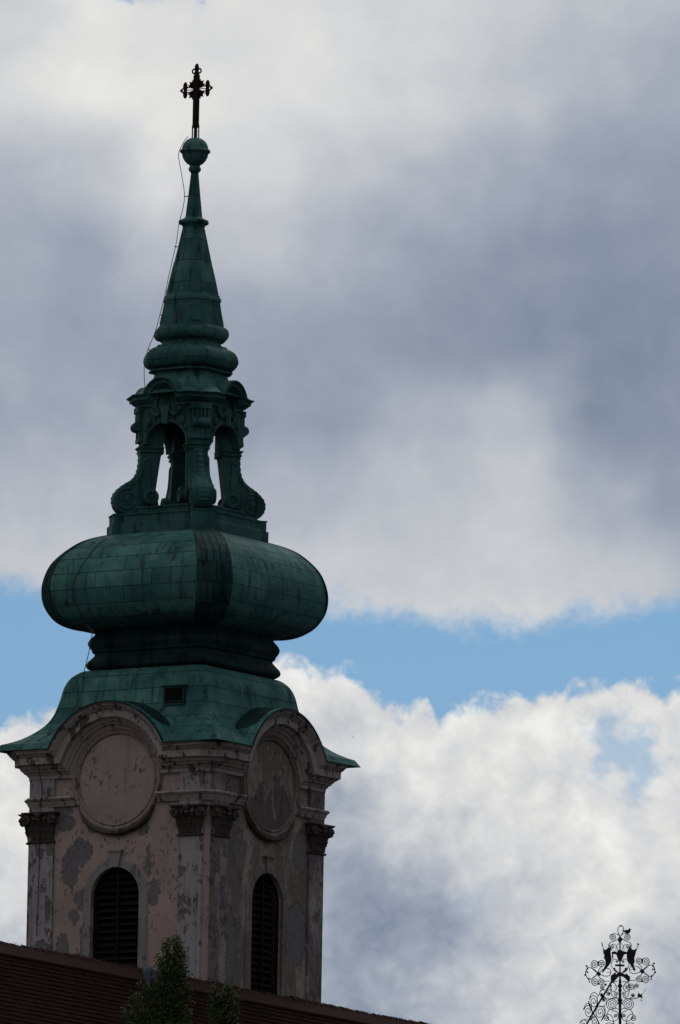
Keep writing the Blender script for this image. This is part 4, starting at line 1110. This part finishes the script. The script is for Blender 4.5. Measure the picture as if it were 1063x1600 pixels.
for sx, (a, b_) in ((-1, (322, 590)), (1, (716, 566))):
    dxs = lambda d: a + sx * d
    part('leafy_tip', lambda m: (bar(m, [(a, b_), (dxs(40), b_ - 40), (dxs(95), b_ - 55), (dxs(118), b_ - 5), (dxs(92), b_ + 48), (dxs(55), b_ + 40), (a, b_)]),
        bar(m, [(dxs(122), b_ + 8), (dxs(104), b_ - 45), (dxs(100), b_ - 72), (dxs(112), b_ - 78)], 6), bar(m, [(dxs(120), b_ + 8), (dxs(92), b_ + 48), (dxs(82), b_ + 74)], 7),
        plate(m, [(dxs(96), b_ - 28), (dxs(112), b_ - 14), (dxs(90), b_ - 2)], .06), plate(m, [(dxs(90), b_ - 46), (dxs(110), b_ - 60), (dxs(104), b_ - 34)], .06), plate(m, [(dxs(78), b_ + 36), (dxs(102), b_ + 40), (dxs(84), b_ + 56)], .06),
        knob(m, dxs(120), b_ + 10, 10), knob(m, dxs(82), b_ + 74, 7), knob(m, dxs(112), b_ - 70, 8)))
    part('curved_bar', lambda m: (bar(m, [(a, b_), (a - sx * 35, b_ - 38), (a - sx * 90, b_ - 48), (a - sx * 112, b_ - 20), (a - sx * 100, b_ + 15), (a - sx * 55, b_ + 20), (a, b_)]), bar(m, [(a - sx * 75, b_ - 14), (a - sx * 108, b_ - 12)], 5),
                                   bar(m, [(a - sx * 55, b_ + 68 if sx < 0 else b_ + 82), (a - sx * 112, b_ + 66 if sx < 0 else b_ + 84)], 6)))
for sx in (-1, 1):
    part('scroll', lambda m: (bar(m, [(517 + sx * 20, 660), (517 + sx * 70, 668), (517 + sx * 86, 710), (517 + sx * 62, 755), (517 + sx * 30, 720), (517 + sx * 45, 680), (517 + sx * 70, 668)]), bar(m, [(517 + sx * 40, 690), (517 + sx * 55, 725)], 4)))
    part('scroll', lambda m: scroll(m, (517 + sx * 32, 772), 20, 90, -1.4 * sx, [(517 + sx * 75, 690), (517 + sx * 84, 740), (517 + sx * 70, 790), (517 + sx * 35, 806)]))
    part('scroll', lambda m: scroll(m, (517 + sx * 75, 870), 54, 180 if sx > 0 else 0, 2.6 * sx, [(517 + sx * 10, 830), (517 + sx * 14, 850)]))
    part('scroll', lambda m: scroll(m, (517 + sx * 60, 968), 62, -100, 1.0 * sx, [(517 + sx * 16, 912), (517 + sx * 40, 902)], tight=.35))
    part('scroll', lambda m: scroll(m, (517 + sx * 36, 972), 18, 120, 1.5, []))
    part('scroll', lambda m: scroll(m, (517 + sx * 120, 992), 26, -60 if sx > 0 else 240, 1.6 * sx, [(517 + sx * 58, 1050), (517 + sx * 66, 990), (517 + sx * 95, 958), (517 + sx * 120, 962)]))
    part('scroll', lambda m: scroll(m, (517 + sx * 100, 1080), 45, -100, 1.8 * sx, [(517 + sx * 16, 1080), (517 + sx * 50, 1045)]))
part('scroll', lambda m: scroll(m, (615, 710), 30, 180, 2.0, [(572, 690), (580, 730)]))
part('scroll', lambda m: scroll(m, (668, 700), 21, 150, 1.8, [(645, 735)]))
part('scroll', lambda m: scroll(m, (632, 785), 17, 100, -1.8, [(600, 815)]))
part('leaf_branch', lambda m: (bar(m, [(560, 812), (630, 818), (680, 806), (705, 790)], 8), plate(m, [(680, 800), (676, 780), (688, 764), (700, 778), (722, 770), (716, 792), (726, 808), (706, 806)], .1), bar(m, [(715, 775), (735, 755), (748, 722)], 4), bar(m, [(685, 775), (684, 752)], 4), bar(m, [(708, 805), (712, 832)], 4), knob(m, 712, 832, 6)))
part('leaf_branch', lambda m: (bar(m, [(350, 800), (400, 818), (470, 810), (505, 815)], 8), plate(m, [(336, 770), (352, 764), (368, 790), (384, 800), (372, 815), (350, 806), (338, 792)], .1)))
part('strut', lambda m: m.tube([IP(447, 652, .05), IP(340, 830, .05), IP(215, 1046, .05), IP(60, 1320, .05)], 8.5 * UZ, 8))
part('strut', lambda m: bar(m, [(232, 838), (243, 885), (265, 935), (300, 985), (328, 1046), (345, 1120)], 11))
part('scroll', lambda m: scroll(m, (278, 845), 40, 200, 1.9, [(318, 790), (285, 757), (250, 785)], sy=1.5))
part('scroll', lambda m: scroll(m, (230, 935), 40, 200, 1.9, [(268, 985), (255, 880), (215, 862), (186, 910)], sy=1.5))
part('scroll', lambda m: scroll(m, (335, 940), 44, 10, -2.0, [(330, 890), (376, 890), (380, 960), (345, 1020)], sy=1.4))
part('scroll', lambda m: scroll(m, (288, 1035), 36, 200, 1.9, [(285, 975), (255, 1000)], sy=1.5))
part('scroll', lambda m: scroll(m, (190, 1060), 40, 200, 1.6, [(225, 1000), (180, 1010)], sy=1.4))
part('scroll', lambda m: scroll(m, (358, 712), 21, 60, 1.8, [(330, 780), (340, 745), (378, 735)]))
part('scroll', lambda m: scroll(m, (410, 772), 20, 200, 1.7, [(430, 730), (398, 745)]))
part('scroll', lambda m: scroll(m, (368, 826), 16, 0, 1.6, [(390, 800)]))
part('curved_bar', lambda m: (bar(m, [(305, 880), (310, 820), (335, 760), (345, 745)], 6), bar(m, [(400, 815), (392, 850), (372, 880), (330, 890)], 5), knob(m, 385, 688, 12), knob(m, 352, 785, 15), knob(m, 418, 770, 9)))

# a small bird perched on the top scroll
bp_ = Zp(580, 205)
bird = empty('perched_bird', bp_); tag(bird, 'small dark bird perched on the topmost iron scroll', 'bird')
bm_ = MB()
u = UZ
rows = []
for x, z, r in ((-46, 8, 1.0), (-40, 7, 3), (-28, 4, 6.5), (-14, 0, 13), (0, -3, 18), (12, -1, 19), (20, 4, 15), (23, 11, 10.5), (23.5, 17, 10.5), (23, 24, 8), (21, 29, 1)):
    rows.append((Vector((x * u, 0, z * u)), r * u))
bm_.tube([p for p, r in rows], [r for p, r in rows], 10)
bm_.tube([Vector((30 * u, 0, 19 * u)), Vector((42 * u, 0, 16 * u))], [3.5 * u, .6 * u], 6)
bb = bm_.build('body', M_BIRD, bird, sharp=60)
wm = MB()
for sy in (-1, 1): wm.ellipsoid((-6 * u, sy * 15 * u, 0), (26 * u, 5 * u, 10 * u), 10, 6, Matrix.Rotation(.15, 4, 'Y'))
wm.build('wing', M_BIRD, bird)
lm = MB()
for sy in (-1, 1): lm.tube([Vector((6 * u, sy * 5 * u, -14 * u)), Vector((8 * u, sy * 5 * u, -28 * u))], 1.6 * u, 5)
lm.build('leg', M_BIRD, bird)
# a far bird in flight
fb = at(552, 1152, 2300)
fbo = empty('flying_bird', fb); tag(fbo, 'tiny far bird in flight before the white cumulus, right of the tower cornice', 'bird')
m = MB(); m.ellipsoid((0, 0, 0), (.20, .09, .08), 8, 6); m.build('body', M_BIRD, fbo)
for sx in (-1, 1):
    m = MB(); m.prism([Vector((-.10, 0, .02)), Vector((.10, 0, .02)), Vector((.02 + .05, sx * .34 * .6, .14)), Vector((-.12, sx * .42, .10))], (0, 0, .015)); m.build('wing', M_BIRD, fbo, smooth=False)

# ------------------------------------------------------------------ lightning conductor, clipped to what it runs down
bpy.context.view_layer.update()
dg = bpy.context.evaluated_depsgraph_get()
Ti = tower.matrix_world.inverted()
def surf(px, py, off=.06):
    hit, loc, n_, idx, ob_, _ = scene.ray_cast(dg, CAM, ray(px, py))
    return Ti @ (loc - ray(px, py) * off) if hit and (loc - CAM).length < 420 else None
def air(px, py, Y=0.0): return Ti @ at(px, py, Y)
cond = empty('lightning_conductor'); cond.parent = tower
m = MB()
w1 = [air(*p) for p in ((294, 213), (290, 218), (284, 228), (279.5, 240), (280, 250), (284, 272), (288.3, 300), (287.5, 318), (283, 338), (279.5, 352), (276, 378), (270, 405), (263, 436), (256.5, 468), (250, 492), (243, 518), (233, 542), (227.5, 560), (225.5, 580), (226.5, 603), (227.5, 613))]
m.tube(spline([tuple(p) for p in w1], 4), .014, 5); m.build('cable', M_WIRE, cond); m = MB()
pts = [surf(x, y) for x, y in ((168, 841), (158, 846), (140, 866), (124, 890), (114, 912), (113, 925), (118, 943), (126, 960), (134, 975))]
pts = [p for p in pts if p]
pts += [air(145, 986, -3.0), air(139, 1020, -3.2), air(131, 1052, -3.0)]
pts += [p for p in (surf(x, y) for x, y in ((131, 1058), (129, 1075), (121, 1100), (104, 1128), (76, 1148), (58, 1158), (57, 1170))) if p]
m.tube(pts, .016, 5); m.build('cable', M_WIRE, cond); m = MB()
pts = [p for p in (surf(x, y) for x, y in ((59, 1186), (61, 1205), (64, 1218), (66, 1232), (65, 1247), (63, 1262), (62, 1285), (61, 1310), (62, 1335), (60, 1400), (58, 1440), (57.5, 1462))) if p]
m.tube(pts, .016, 5)
m.build('cable', M_WIRE, cond)
for (x0, y0, x1, y1) in ((288.3, 307, 294, 307), (273, 385, 278, 386), (250, 492, 255, 493), (232, 545, 236, 549), (259, 455, 263, 456)):
    m = MB(); m.tube([air(x0, y0), air(x1, y1)], .02, 5); m.build('bracket', M_WIRE, cond)
